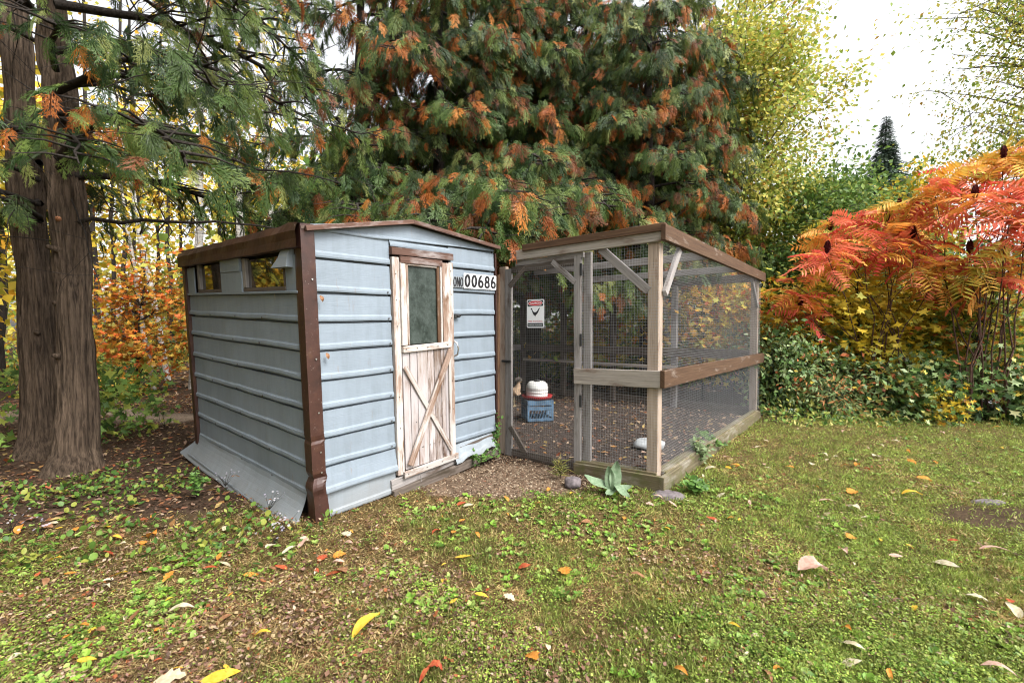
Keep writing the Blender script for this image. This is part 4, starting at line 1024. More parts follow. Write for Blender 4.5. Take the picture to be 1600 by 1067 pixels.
GRN = [(.09, .17, .035), (.14, .24, .05), (.20, .29, .065), (.06, .115, .03), (.28, .31, .055)]
ORG = [(.55, .20, .03), (.50, .28, .04), (.60, .14, .03), (.45, .32, .05), (.25, .22, .04)]
# right side, from back to front
leafy('maple_tree', 'tall yellow-green maple leaning over the far right corner of the run', (5.2, 11.5), 8.5, (.35, -.2, 6.3), (2.3, 2.4, 3.7), 120, 44000, YG, [3, 3, 2.4, 2, .6], T_TRI, .095, .12, sig=.27)
leafy('maple_tree', 'bushy green maple just right of the run behind the sumac', (6.7, 10.2), 4.6, (.3, 0, 3.0), (1.9, 1.4, 1.8), 60, 17000, GRN, [3, 3, 2.4, 1.5, 1.2], T_LEAF, .10, .06, sig=.3)
leafy('maple_tree', 'small yellow and green maple below the lone spruce tip', (11.6, 13.6), 5.6, (0, 0, 4.0), (1.9, 1.4, 2.2), 50, 9000, YEL + GRN[:3], [3, 3, 2, 2, .5, 1.5, 1.5, 1], T_LEAF, .15, .06, sig=.25, flat=.2)
leafy('maple_tree', 'green maple filling the gap left of the spruce tip', (9.4, 13.2), 5.6, (0, 0, 3.9), (1.9, 1.4, 2.0), 45, 9000, GRN + YG[:2], [3, 3, 2, 1, 1, 1, 1], T_LEAF, .14, .06, sig=.3)
leafy('birch_tree', 'airy yellowing birch spreading into the top right corner of the sky', (14.2, 9.8), 10.5, (-2.6, .2, 7.2), (2.2, 2.0, 4.0), 110, 17000, YG, [2.6, 3, 2.4, 2.6, .5], T_LEAF, .092, .13, 'grey_bark', sig=.30)
def spruce(label, base, H, r0, n=900):
    T = empty('spruce_tree', (base[0], base[1], 0), label, 'tree'); V, F = tubes([(np.array([(0, 0, 0), (0, 0, H * .5), (0, 0, H)]), [.14, .08, .01])], 8); npmesh('trunk', V, F, M['dark_bark'], T)
    z = H * (1 - rng.random(n) ** .8 * .95); a = rng.uniform(0, 6.28, n); f = (H - z) / H; r = r0 * f * rng.uniform(.05, .7, n) * (.15 + .85 * np.minimum(1, f * 4))
    ps = np.stack([np.cos(a) * r, np.sin(a) * r, z], 1); d = np.stack([np.cos(a), np.sin(a), np.full(n, -.1) + rng.normal(0, .15, n)], 1)
    cloud('foliage', M['needle'], T_SPRAYLO, frames(d, unit(n) * .4 + np.array([0, 0, 1.])), ps, r0 * (.07 + f * .6), pal(n, [(.05, .085, .05), (.08, .12, .07), (.035, .06, .04)]), T, .2, kind='stuff')
spruce('lone dark spruce whose pointed tip stands against the white sky', (15.9, 19.3), 10.3, 2.8, 2400)

def frond_tmpl(seed, n=10):
    r = random.Random(seed); V, F = [], []
    def pt(t): return np.array([t, .04 * math.sin(t * 3 + seed), .10 * math.sin(t * 2.2) - .48 * t * t])
    prev = None
    for i in range(9):
        p = pt(i / 8); b = len(V); V += [p + (0, .006, 0), p + (0, -.006, 0)]
        if prev is not None: F.append((prev, prev + 1, b + 1, b))
        prev = b
    for i in range(n):
        t = .18 + .8 * i / (n - 1); p = pt(t); l = .37 * math.sin(min(1, (t + .05)) * math.pi * .86) ** .6 * r.uniform(.85, 1.1) + .03; ll = l
        for s in (-1, 1):
            a = math.radians(r.uniform(58, 74)) * s; d = np.array([math.cos(a), math.sin(a), r.uniform(-.55, -.15)]); q = np.array([-math.sin(a), math.cos(a), 0]) * s
            b = len(V); V += [p, p + d * ll * .4 + q * .042 + (0, 0, .012), p + d * ll, p + d * ll * .4 - q * .042 + (0, 0, .012), p + d * ll * .45]
            F += [(b, b + 4, b + 1), (b + 1, b + 4, b + 2), (b, b + 3, b + 4), (b + 3, b + 2, b + 4)]
    me = bpy.data.meshes.new('frond'); me.from_pydata([tuple(v) for v in V], [], F); me.update(); return me
FR_MATS = [objleaf('frond_red', (.60, .060, .055), (.76, .16, .11)), objleaf('frond_coral', (.74, .16, .10), (.82, .28, .15)), objleaf('frond_orange', (.72, .25, .045), (.82, .42, .10)),
           objleaf('frond_amber', (.60, .32, .04), (.62, .42, .08)), objleaf('frond_gold', (.50, .38, .05), (.40, .38, .06))]
FR = []
for k in range(5):
    row = []
    for s in range(3): me = frond_tmpl(s + 3 * k); me.materials.append(FR_MATS[k]); row.append(me)
    FR.append(row)
def sumac(label, base, tips, wts, size=(.38, .56), seed=0):
    T = empty('sumac_shrub', (base[0], base[1], 0), label, 'shrub', 'sumac shrubs at the lawn edge'); paths = []; stems = []
    root = [np.array([rng.uniform(-.5, .5), rng.uniform(-.2, .2), -.03]) for _ in range(6)]
    for i, tp in enumerate(tips):
        tp = np.array(tp[:3]) - np.array([base[0], base[1], 0]); r = root[i % 6]
        P = np.stack([r + (tp - r) * np.array([u ** 1.5, u ** 1.5, u]) for u in np.linspace(0, 1, 9)]); P[1:-1, :2] += rng.normal(0, .03, (7, 2))
        stems.append((P, np.linspace(.012, .005, 9)))
    for P, R in stems:
        V, F = tubes([(P, R)], 7); npmesh('stem', V, F, M['red_bark'], T, None, True)
    for i, tp in enumerate(tips):
        w_ = wts if len(tp) < 4 else tp[3]; c = np.array(tp[:3]) - np.array([base[0], base[1], 0]); nf = rng.integers(14, 19)
        for k in range(nf):
            a = k * 2.4 + rng.uniform(-.3, .3); el = rng.uniform(-.65, .6)
            ci = rng.choice(5, p=np.array(w_) / np.sum(w_)); o = bpy.data.objects.new('frond', FR[ci][rng.integers(3)])
            X = Vector((math.cos(a) * math.cos(el), math.sin(a) * math.cos(el), math.sin(el))); Z = Vector((0, 0, 1)); Y = Z.cross(X).normalized(); Z = X.cross(Y); rl = rng.normal(0, .45); Y, Z = Y * math.cos(rl) + Z * math.sin(rl), Z * math.cos(rl) - Y * math.sin(rl)
            s = rng.uniform(*size); m = Matrix((X, Y, Z)).transposed().to_4x4(); o.matrix_local = Matrix.Translation(Vector(c) + X * .02 + Vector((0, 0, rng.uniform(-.22, .06)))) @ m @ Matrix.Scale(s, 4)
            o.parent = T; COL.objects.link(o)
        if rng.random() < .55:
            n = 150; q = rng.random(n); a = rng.uniform(0, 6.28, n); rad = .022 * np.sin(np.clip(q, .02, 1) * 2.9) + .004; ps = np.stack([np.cos(a) * rad, np.sin(a) * rad, q * .16 + .02], 1) + c
            cloud('fruit_cone', M['leaf'], T_TRI, frames(ps - c + np.array([0, 0, .02]), unit(n)), ps, np.full(n, .045), pal(n, [(.10, .012, .014), (.06, .008, .01)]), T)
    return T
R_, O_, Y_ = [2.4, 4, 2.2, .6, .2], [.9, 2.6, 3.2, 2.0, .8], [.3, .8, 2, 2.5, 1.5]
sumac('red-leaved sumac shrub with slender stems in the middle of the right lawn edge', (5.75, 6.95), [
    (4.95, 6.9, 2.62, R_), (5.35, 7.0, 2.95, R_), (5.55, 6.7, 2.60, R_), (5.9, 7.1, 2.95, R_), (4.55, 6.5, 2.35, R_), (6.05, 6.8, 2.62, R_), (5.15, 7.3, 2.85, O_), (6.3, 7.2, 3.0, O_),
    (4.35, 6.9, 1.95, O_), (4.5, 7.0, 1.60, R_), (6.25, 6.6, 2.15, O_), (5.8, 6.5, 2.3, O_)], R_, (.32, .50))
sumac('tall orange sumac shrub with dark fruit cones near the right edge', (6.75, 6.35), [
    (6.15, 6.6, 3.35, O_), (6.6, 6.7, 3.65, O_), (7.05, 6.5, 3.7, Y_), (7.4, 6.6, 3.85, O_), (6.35, 6.2, 3.05, R_), (6.75, 6.1, 3.2, O_), (7.2, 6.2, 3.3, R_), (6.5, 5.9, 2.65, O_), (6.9, 6.0, 2.85, R_),
    (7.3, 6.0, 2.8, O_), (6.3, 6.2, 2.3, Y_), (6.75, 6.3, 2.05, O_), (7.35, 6.4, 2.35, O_), (7.7, 6.6, 3.4, O_), (7.6, 6.9, 4.0, Y_), (5.95, 6.9, 3.2, Y_)], O_, (.34, .54))
sumac('smaller orange sumac behind the red one with yellowing tips', (6.6, 8.3), [
    (5.9, 8.2, 3.2, Y_), (6.5, 8.3, 3.45, O_), (7.2, 8.4, 3.5, O_), (7.8, 8.5, 3.7, Y_), (6.9, 8.0, 3.0, O_), (6.0, 8.0, 2.7, O_), (8.4, 8.4, 3.9, O_)], O_, (.36, .56))
leafy('maple_sapling', 'green and orange flecked sapling under the tall orange sumac', (7.1, 6.9), 2.3, (.1, -.1, 1.35), (.9, .4, .95), 34, 2400, GRN + YG + [(.62, .28, .06), (.66, .20, .08)], None, T_MAPLE, .11, .014, 'dark_bark', sig=.18, flat=.3, group='maple saplings under the sumac', facing=(0, -.3, 1.1), cat='sapling')
# low yellow maples under the sumac
leafy('maple_sapling', 'low yellow maple sapling glowing behind the red sumac stems', (5.75, 7.45), 2.5, (0, 0, 1.5), (1.35, .6, .95), 46, 3600, YEL, [4, 4, 3, 1.5, .5], T_MAPLE, .15, .025, 'dark_bark', sig=.22, flat=.18, group='maple saplings under the sumac', facing=(0, -.3, 1.2), cat='sapling')
leafy('maple_sapling', 'wide yellow maple sapling right of the red sumac stems', (7.5, 7.6), 2.3, (.2, 0, 1.4), (1.3, .6, .85), 40, 2800, YEL + YG[:2], [3, 4, 3, 1.5, .4, 2, 2], T_MAPLE, .15, .025, 'dark_bark', sig=.22, flat=.18, group='maple saplings under the sumac', facing=(0, -.3, 1.2), cat='sapling')
leafy('maple_sapling', 'pale yellow-green maple sapling close behind the far corner of the run', (4.75, 8.0), 1.9, (.1, 0, 1.1), (.75, .6, .8), 22, 1100, YG, [4, 3, 3, 2, .4], T_MAPLE, .14, .02, 'dark_bark', sig=.2, flat=.2, group='maple saplings under the sumac', facing=(0, -.3, 1.2), cat='sapling')
# bushes along the lawn edge
BG = [(.09, .17, .045), (.17, .26, .08), (.28, .36, .17), (.05, .10, .03), (.30, .29, .07), (.48, .15, .06), (.60, .46, .08)]
def bush(label, x, y, w_, h, n, wts, size=.085, tm=None, mat='gloss', d=.55): leafy('leafy_bush', label, (x, y), h * .95, (0, 0, h * .52), (w_, d, h * .56), 34, int(n * .72), BG, wts, tm or T_LEAF, size, .010, 'dark_bark', sig=.15, group='bushes along the lawn edge', mat=mat, cat='bush', stems=9, flat=.8, jitter=.4)
bush('glossy green bush pressed against the far post of the run', 4.2, 7.0, .42, 1.25, 4600, [3, 4, 4, 2, 1, .5, .3], .075)
bush('green bush touched with red leaves left of the sumac stems', 5.0, 7.0, .5, .80, 3800, [3, 3, 3, 2, 1.4, 1.6, .6], .085)
bush('low bush with yellow leaves in front of the sumac stems', 5.8, 6.65, .42, .50, 2400, [3, 3, 2, 3, 1.5, .8, 1.2], .10, T_MAPLE)
bush('dark broad-leaved bush with pale grey-green top beside the sumac stems', 6.5, 6.85, .55, .78, 2600, [3, 3, 3, 3, .6, .2, .2], .12, T_MAPLE)
bush('broad-leaved bush near the right edge with a few orange leaves', 7.2, 6.35, .5, .55, 2600, [3, 3, 2, 3, 1, .6, .6], .12, T_MAPLE)
bush('dark leafy bush cut off by the right edge of the lawn', 8.1, 6.7, .7, .80, 2400, [3, 3, 2, 3, 1, .3, .3], .12, T_MAPLE)
leafy('leafy_bush', 'small yellow-leaved bush low between the broad-leaved bushes', (6.1, 6.25), .5, (0, 0, .28), (.35, .2, .25), 16, 420, YEL + GRN[:2], None, T_MAPLE, .09, .008, 'dark_bark', sig=.10, group='bushes along the lawn edge', cat='bush', stems=4, flat=.5)
leafy('leafy_bush', 'feathery pale green bush with orange tips beside the glossy one', (4.65, 6.45), .6, (0, 0, .34), (.4, .25, .3), 22, 900, [(.22, .30, .12), (.30, .34, .14), (.48, .22, .08), (.16, .24, .09)], None, [t_simple(.12)], .09, .008, 'dark_bark', sig=.10, group='bushes along the lawn edge', cat='bush', stems=7, flat=.8)
# behind and left of the pen
leafy('maple_sapling', 'orange and yellow maple sapling in the clearing between twin cedar and shed', (-7.6, 9.0), 2.9, (.3, 0, 1.55), (1.25, .8, .95), 36, 2600, ORG, [3, 3, 2, 2, 1.3], T_MAPLE, .13, .025, 'dark_bark', sig=.22, flat=.2, cat='sapling', facing=(0, -.3, 1.1))
leafy('maple_sapling', 'yellow leaved sapling seen through the mesh behind the run', (1.7, 9.3), 2.3, (0, 0, 1.4), (1.1, .4, .8), 34, 2400, YEL + YG + ORG[:1], None, T_MAPLE, .13, .02, 'dark_bark', sig=.22, flat=.3, cat='sapling')
leafy('maple_sapling', 'amber leaved sapling seen through the right mesh side of the run', (3.5, 8.2), 2.5, (0, 0, 1.5), (1.0, .5, .8), 36, 2700, ORG + YEL, None, T_MAPLE, .13, .02, 'dark_bark', sig=.22, flat=.3, cat='sapling')
leafy('maple_sapling', 'green sapling seen through the mesh gate', (-.2, 11.0), 2.0, (0, 0, 1.1), (1.2, .6, .8), 30, 2000, GRN + YG[:1], [3, 3, 3, 2, 1, 1.5], T_MAPLE, .13, .02, 'dark_bark', sig=.22, flat=.3, cat='sapling')
# birches and slender trunks behind the shed on the left
def pole(label, base, H, r, bark, lean, leafn, cols, cch=.7, group='slender trees behind the shed on the left'):
    T = empty('birch_tree' if bark == 'birch_bark' else 'young_tree', (base[0], base[1], 0), label, 'tree', group)
    P = curve_pts((0, 0, -.1), (lean[0], lean[1], H), 0, 12, .006); V, F = tubes([(P, np.linspace(r, r * .45, 12))], 10); npmesh('trunk', V, F, M[bark], T, None, True)
    paths, ends = [], []
    for i in range(12):
        k = rng.integers(5, 12); e = P[k] + np.array([rng.normal(0, .9), rng.normal(0, .7), rng.uniform(.2, 1.0)]); B = curve_pts(P[k], e, .05, 5, .03); paths.append((B, np.linspace(r * .3, .004, 5))); ends.append(B)
    V, F = tubes(paths, 4); npmesh('branches', V, F, M[bark if bark != 'birch_bark' else 'dark_bark'], T)
    E_ = np.array(ends); b = rng.integers(0, len(E_), leafn); ps = E_[b, rng.integers(2, 5, leafn)] + rng.normal(0, .38, (leafn, 3))
    cloud('foliage', M['leaf'], T_TRI, frames(unit(leafn), unit(leafn) + np.array([0, -.4, .7])), ps, rng.uniform(.09, .17, leafn), pal(leafn, cols), T, .1, kind='stuff')
for (lab, px, Y, H, r, bk, ln) in (
    ('pale birch trunk directly left of the shed above its rear corner', 372, 11.0, 9, .13, 'birch_bark', (.1, 0)),
    ('white birch leaning to the right above the shed fascia', 300, 9.6, 8.5, .10, 'birch_bark', (.45, 0)),
    ('greyish birch trunk between the white birch and the cedar over the shed', 425, 12.0, 10, .10, 'birch_bark', (-.1, 0)),
    ('thin white birch leaning left near the twin cedar', 262, 11.0, 8, .07, 'birch_bark', (-1.3, 0)),
    ('short leaning birch pole low in the clearing', 240, 9.0, 4.5, .05, 'birch_bark', (-.8, .2))):
    pole(lab, ((px - 800) / 700 * Y, Y), H, r, bk, ln, 420, YEL)
for (lab, px, Y) in (('dark slender trunk right beside the twin cedar', 155, 12.5), ('dark slender trunk next nearest the twin cedar', 178, 15), ('thin dark trunk over the left end of the pale path', 196, 13.5), ('thin dark trunk left of the orange sapling', 212, 17),
                     ('thin dark trunk behind the orange sapling', 228, 14), ('dark pole trunk above the middle of the orange sapling', 247, 16.5), ('dark pole trunk right of the orange sapling', 268, 15), ('dark pole trunk just left of the shed rear corner', 287, 18),
                     ('dark trunk showing at the far left edge of the twin cedar', 4, 9.5), ('slim dark trunk above the shed left windows', 345, 16)):
    pole(lab, ((px - 800) / 700 * Y, Y), 11, .07, 'dark_bark', (rng.uniform(-.3, .3), 0), 260, YEL)
# trees outside the left frame edge (they shade and are mirrored in the shed windows)
leafy('maple_tree', 'yellow maple tree standing beyond the left edge of the lawn', (-7.2, .9), 6.5, (0, 0, 3.6), (2.6, 2.4, 3.0), 65, 16000, YEL + ORG[:2], [3, 3, 3, 3, 1, 1, 1], T_LEAF, .2, .12, sig=.4)
leafy('maple_tree', 'yellow-green maple tree beyond the left edge nearer the path', (-9.2, 5.6), 7, (0, 0, 3.6), (2.2, 2.6, 3.2), 70, 26000, YEL + YEL, None, T_TRI, .14, .12, sig=.4)

leafy('maple_tree', 'unseen maple tree added behind and left of the camera to shade the left wall', (-4.6, -3.2), 8, (0, 0, 4.2), (2.6, 2.4, 3.8), 70, 9000, GRN + YG, None, T_TRI, .26, .14, sig=.4)  # out of view, added to keep sky light off the shed's left wall
leafy('maple_tree', 'second unseen maple tree added left of the lawn to shade the left wall', (-8.4, -2.6), 8, (0, 0, 4.2), (2.8, 2.8, 4.0), 70, 9000, GRN + YG, None, T_TRI, .26, .14, sig=.4)  # another added tree out of view, darkens the left wall further
# ---------------------------------------------------------------- far woodland and undergrowth (uncountable)
def woodland(name, n, xr, yr, zr, cols, size, label, zfun=None, wts=None, tm=None):
    x = rng.uniform(*xr, n); y = rng.uniform(*yr, n); z = zr[0] + (zr[1] - zr[0]) * rng.random(n)
    if zfun is not None: z = z * zfun(x, y)
    k = vnoise(np.stack([x, y, z], 1), .8) > .38 + .1 * rng.random(n); x, y, z = x[k], y[k], z[k]; n = len(x)
    c = pal(n, cols, wts) * (.6 + .9 * vnoise(np.stack([x, y, z], 1), .5))[:, None]
    zz = z + gz(x, y)
    cloud(name, M['leaf'], tm or T_TRI, frames(unit(n), unit(n) + np.array([0, -.5, .6])), np.stack([x, y, zz], 1), rng.uniform(size * .6, size * 1.3, n), c, None, .15, kind='stuff', label=label, cat='foliage')
woodland('far_woodland', 50000, (-34, -4), (15, 24), (.2, 8.5), YEL + YG, .21, 'mass of bright yellow woodland behind the birch trunks')
woodland('far_woodland', 26000, (-12, 9), (14, 20), (0, 7.5), GRN + YG[:3], .30, 'green and yellow woodland behind the cedars', wts=[3, 3, 2, 3, 1, 1, 1, 1])
woodland('far_woodland', 24000, (5, 34), (16, 24), (0, 5.0), GRN + [(.03, .05, .02)], .30, 'dark green woodland behind the sumacs', wts=[3, 2, 1, 4, .5, 4])
woodland('undergrowth', 16000, (-14, -2.4), (8.2, 13), (0, 1.0), GRN + ORG[:2] + YG[:2], .12, 'low green and orange undergrowth beyond the pale path', zfun=lambda x, y: .35 + .12 * (y - 8), tm=T_LEAF)
woodland('undergrowth', 14000, (-2, 5), (9.8, 13), (0, 1.1), GRN + YG[:2] + BG[:3], .12, 'low green undergrowth behind the run', tm=T_LEAF, zfun=lambda x, y: np.clip((y - 9.3 + .75 * (x)) * .8, .1, 1))
woodland('undergrowth', 12000, (4.5, 11), (7.0, 9.5), (0, 1.3), GRN + [(.03, .05, .02)] * 2, .12, 'shaded green undergrowth among the sumac stems', tm=T_LEAF)
woodland('undergrowth', 5200, (3.6, 10), (5.9, 7.0), (0, .32), GRN + [(.30, .30, .08), (.40, .36, .12)], .07, 'ragged weeds and long grass along the foot of the bushes', tm=[t_simple(.10), t_simple(.26)], zfun=lambda x, y: np.clip((y - 5.75) * 1.1, .05, 1))
woodland('undergrowth', 2600, (-7.5, -4.3), (4.9, 6.2), (0, .8), GRN, .12, 'green undergrowth at the foot of the twin cedar', tm=T_MAPLE)

# ---------------------------------------------------------------- lawn, weeds, litter
def sample(n, ymin, ymax, power, keep):
    """points in the wedge before the camera, denser close by"""
    u = rng.random(n); y = (ymin ** (1 - power) + u * (ymax ** (1 - power) - ymin ** (1 - power))) ** (1 / (1 - power)) if power != 1 else ymin * (ymax / ymin) ** u
    x = rng.uniform(-1, 1, n) * (1.28 * y + .55); g, pen, path = cover(x, y); k = keep(x, y, g, pen, path); return x[k], y[k]
def lawn():
    x, y = sample(560000, 1.1, 8.0, 1.5, lambda x, y, g, pen, path: rng.random(len(x)) < g * (.15 + 1.25 * fbm2(x, y, 2.6, 31)) * (.45 + .9 * vn2(x, y, 9, 41)))
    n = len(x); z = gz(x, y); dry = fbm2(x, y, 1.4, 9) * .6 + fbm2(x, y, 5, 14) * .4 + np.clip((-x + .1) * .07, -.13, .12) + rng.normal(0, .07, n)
    g1 = np.array([.155, .215, .042]); g2 = np.array([.26, .27, .070]); st = np.array([.46, .34, .15]); br = np.array([.19, .095, .042])
    t = np.clip((dry - .405) / .15, 0, 1)[:, None]; c = (g1 * (1 - rng.random((n, 1)) * .5) + g2 * .35) * (1 - t) + np.where(rng.random((n, 1)) < .6, st, br) * t
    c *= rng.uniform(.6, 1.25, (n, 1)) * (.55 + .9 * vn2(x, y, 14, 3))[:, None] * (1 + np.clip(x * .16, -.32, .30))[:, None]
    sc = .6 + .22 * y; T = [(np.array([[0, -.055, 0], [0, .055, 0], [.55, .03, .10], [1, 0, .0]], float), np.array([[0, 1, 2], [0, 2, 3]]))]
    d = unit(n); d[:, 2] = rng.uniform(.15, 1.6, n) * np.where(t[:, 0] > .6, .35, 1)
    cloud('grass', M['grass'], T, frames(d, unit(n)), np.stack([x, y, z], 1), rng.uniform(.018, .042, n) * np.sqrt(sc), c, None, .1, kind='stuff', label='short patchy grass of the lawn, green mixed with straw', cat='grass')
    # small creeping leaves
    x, y = sample(330000, 1.1, 8.0, 1.5, lambda x, y, g, pen, path: rng.random(len(x)) < g * np.clip((fbm2(x, y, 2.1, 50) * .6 + fbm2(x, y, 7, 52) * .4 - .43 + .035 * x.clip(-2, 3)) * 5, 0.02, 1))
    n = len(x); d = unit(n); d[:, 2] = np.abs(d[:, 2]) * .3
    c = pal(n, [(.18, .29, .038), (.26, .37, .055), (.11, .17, .028), (.32, .37, .08), (.24, .28, .06)]) * rng.uniform(.55, 1.2, (n, 1)) * (.6 + .8 * vn2(x, y, 11, 6))[:, None]
    cloud('creeping_weeds', M['gloss'], T_ROUND[:1] if 0 else T_TRI, frames(d, unit(n) * .45 + np.array([0, 0, 1.])), np.stack([x, y, gz(x, y) + rng.uniform(.006, .028, n)], 1), rng.uniform(.006, .015, n) * (.72 + .15 * y), c, None, .1, kind='stuff', label='creeping small-leaved weeds spread through the lawn', cat='weeds')
    x, y = sample(90000, 1.1, 8.0, 1.5, lambda x, y, g, pen, path: rng.random(len(x)) < (.25 + .75 * g) * (~pen) * np.clip((fbm2(x, y, 2.3, 61) - .42 - .05 * np.clip(x, -1, 2)) * 4, .04, 1)); su, sv = shed_uv(x, y)
    k = ~((su > -.03) & (su < 1.88) & (sv > -.0) & (sv < 2.25)); x, y = x[k], y[k]; n = len(x); d = unit(n); d[:, 2] *= .3
    cloud('lawn_debris', M['leaf'], T_TRI, frames(d, unit(n) * .5 + np.array([0, 0, 1.])), np.stack([x, y, gz(x, y) + rng.uniform(.004, .02, n)], 1), rng.uniform(.008, .026, n) * (.8 + .12 * y), pal(n, [(.40, .30, .16), (.22, .12, .08), (.10, .06, .04), (.48, .36, .26), (.30, .17, .13), (.34, .12, .05)], [3, 3, 3, 1.5, 2, 1]), None, .1, kind='stuff', label='bits of straw, dead grass and brown leaf crumbs in the lawn', cat='leaf litter')
    # broad rosette leaves in patches
    x, y = sample(17000, 1.2, 7.0, 1.35, lambda x, y, g, pen, path: rng.random(len(x)) < g * np.clip((fbm2(x, y, 1.7, 70) * .6 + fbm2(x, y, 6, 72) * .4 - .50 + .45 * np.exp(-(((x - .95) / .9) ** 2 + ((y - 3.1) / .45) ** 2)) * .6) * 6, 0, 1))
    m = len(x); k = 6; X = np.repeat(x, k); Y = np.repeat(y, k); n = m * k; a = np.tile(np.arange(k) * 2 * math.pi / k, m) + np.repeat(rng.uniform(0, 6.28, m), k) + rng.normal(0, .3, n)
    el = rng.uniform(.1, .8, n); d = np.stack([np.cos(a), np.sin(a), el], 1); s = np.repeat(rng.uniform(.013, .034, m), k) * rng.uniform(.6, 1.2, n)
    c = np.repeat(pal(m, [(.16, .30, .035), (.23, .37, .05), (.10, .20, .03), (.27, .37, .09)]), k, 0) * rng.uniform(.8, 1.2, (n, 1))
    cloud('rosette_weeds', M['gloss'], T_ROUND, frames(d, np.array([[0, 0, 1.]]) + unit(n) * .15), np.stack([X, Y, gz(X, Y) + .006], 1), s, c, None, .06, kind='stuff', label='bright green broad-leaved weeds in clumps on the lawn', cat='weeds')
lawn()
def litter():
    LC = [(.30, .13, .06), (.42, .22, .08), (.22, .11, .07), (.50, .36, .14), (.46, .33, .22), (.35, .10, .04), (.15, .075, .05), (.40, .27, .20)]
    def lay(name, n, xr, yr, keep, size, label, cols=LC, wts=None, tm=T_LEAF, zoff=.012, flat=.35):
        x = rng.uniform(*xr, n); y = rng.uniform(*yr, n); g, pen, path = cover(x, y); k = keep(x, y, g, pen, path); x, y = x[k], y[k]; n = len(x); d = unit(n); d[:, 2] *= .25
        su, sv = shed_uv(x, y); k = ~((su > -.03) & (su < 1.88) & (sv > -.0) & (sv < 2.25)); x, y, d = x[k], y[k], d[k]; n = len(x)
        cloud(name, M['leaf'], tm, frames(d, unit(n) * flat + np.array([0, 0, 1.])), np.stack([x, y, gz(x, y) + rng.uniform(0, zoff, n)], 1), rng.uniform(size * .5, size * 1.35, n), pal(n, cols, wts) * rng.uniform(.6, 1.2, (n, 1)), None, .1, kind='stuff', label=label, cat='leaf litter')
    lay('leaf_litter', 17000, (-9, -1.4), (2.9, 9.0), lambda x, y, g, p, pa: (g < .7) & (pa < .45) & (rng.random(len(x)) < .55 + .3 * (y > 7.2)), .058, 'fallen brown and orange leaves under the cedars left of the shed')
    lay('forest_floor_leaves', 12000, (-14, 8), (9.2, 16), lambda x, y, g, p, pa: rng.random(len(x)) < .8, .12, 'pale and orange fallen leaves on the woodland floor')
    lay('run_floor_leaves', 5000, (-2.5, 5), (3.4, 10), lambda x, y, g, p, pa: p, .07, 'scattered dry leaves on the bare earth floor of the run', wts=[1, 1.2, 2, 2, 4, .7, 3, 4])
    lay('straw_and_chips', 34000, (-2.5, 5), (3.4, 10), lambda x, y, g, p, pa: p, .022, 'bits of straw and wood chip on the run floor', cols=[(.28, .22, .17), (.16, .12, .09), (.40, .33, .27), (.05, .035, .025)], wts=[2, 3, 1, 4], tm=T_TRI, zoff=.008)
    lay('wood_chips', 16000, (-1.3, 1.0), (3.2, 4.7), lambda x, y, g, p, pa: (~p) & (g < .45), .019, 'pale wood chips strewn before the shed door and gate', cols=[(.42, .32, .22), (.26, .17, .11), (.55, .45, .33), (.12, .07, .045)], wts=[2, 3, 1.5, 2.5], tm=T_TRI, zoff=.008)
    lay('twig_litter', 22000, (-7, -1), (3.2, 7.8), lambda x, y, g, p, pa: (g < .7) & (pa < .5), .028, 'dark needle and twig litter under the twin cedar', cols=[(.10, .055, .035), (.05, .03, .02), (.18, .10, .06)], tm=T_TRI, zoff=.01)
    # low green tufts left foreground in the shade
    x = rng.uniform(-5.5, -1.2, 9000); y = rng.uniform(2.4, 4.4, 9000); g, pen, path = cover(x, y); su, sv = shed_uv(x, y)
    k = (fbm2(x, y, 2.8, 90) + .25 * rng.random(len(x)) > .68) & ~((su > -.2) & (sv > -.02) & (sv < 2.5) & (su < 1.9)) & (np.hypot(x + 4.1, y - 4.1) > .45); x, y = x[k], y[k]; n = len(x); d = unit(n); d[:, 2] = np.abs(d[:, 2]) * .8 + .1
    cloud('shade_weeds', M['gloss'], T_LEAF + T_ROUND, frames(d, unit(n) * .4 + np.array([0, 0, 1.])), np.stack([x, y, gz(x, y) + rng.uniform(0, .07, n)], 1), rng.uniform(.018, .05, n), pal(n, [(.05, .11, .02), (.09, .17, .03), (.14, .23, .04), (.25, .27, .05)]), None, .1, kind='stuff', label='green weeds growing at the shaded edge near the twin cedar', cat='weeds')
litter()

# ---------------------------------------------------------------- fallen leaves as single things
def leaf_mesh(name, seed, wid, curl, lobes=False):
    r = random.Random(int(seed)); V, F = [], []; n = 8; prof = []
    for i in range(n + 1):
        t = i / n; w_ = wid * math.sin(math.pi * t ** .8) ** .8 * (1 + (.25 * (1 if i % 2 else -1) if lobes and 0 < i < n else 0)); z = curl * math.sin(t * math.pi) * .22 + .10 * curl * t * t; lift = .32 * wid * curl
        y0 = .05 * math.sin(t * 4 + seed); V += [(t - .5, y0 - w_, z + lift * r.uniform(.5, 1.4)), (t - .5, y0, z), (t - .5, y0 + w_, z + lift * r.uniform(.5, 1.4))]
    for i in range(n):
        for j in (0, 1): a = i * 3 + j; F.append((a, a + 3, a + 4, a + 1))
    b = len(V); V += [(-.5, 0, .0), (-.5, .012, .0), (-.72, .02, .03)]; F.append((b, b + 1, b + 2))
    me = bpy.data.meshes.new(name); me.from_pydata(V, [], F); me.update(); me.polygons.foreach_set('use_smooth', [True] * len(me.polygons)); return me
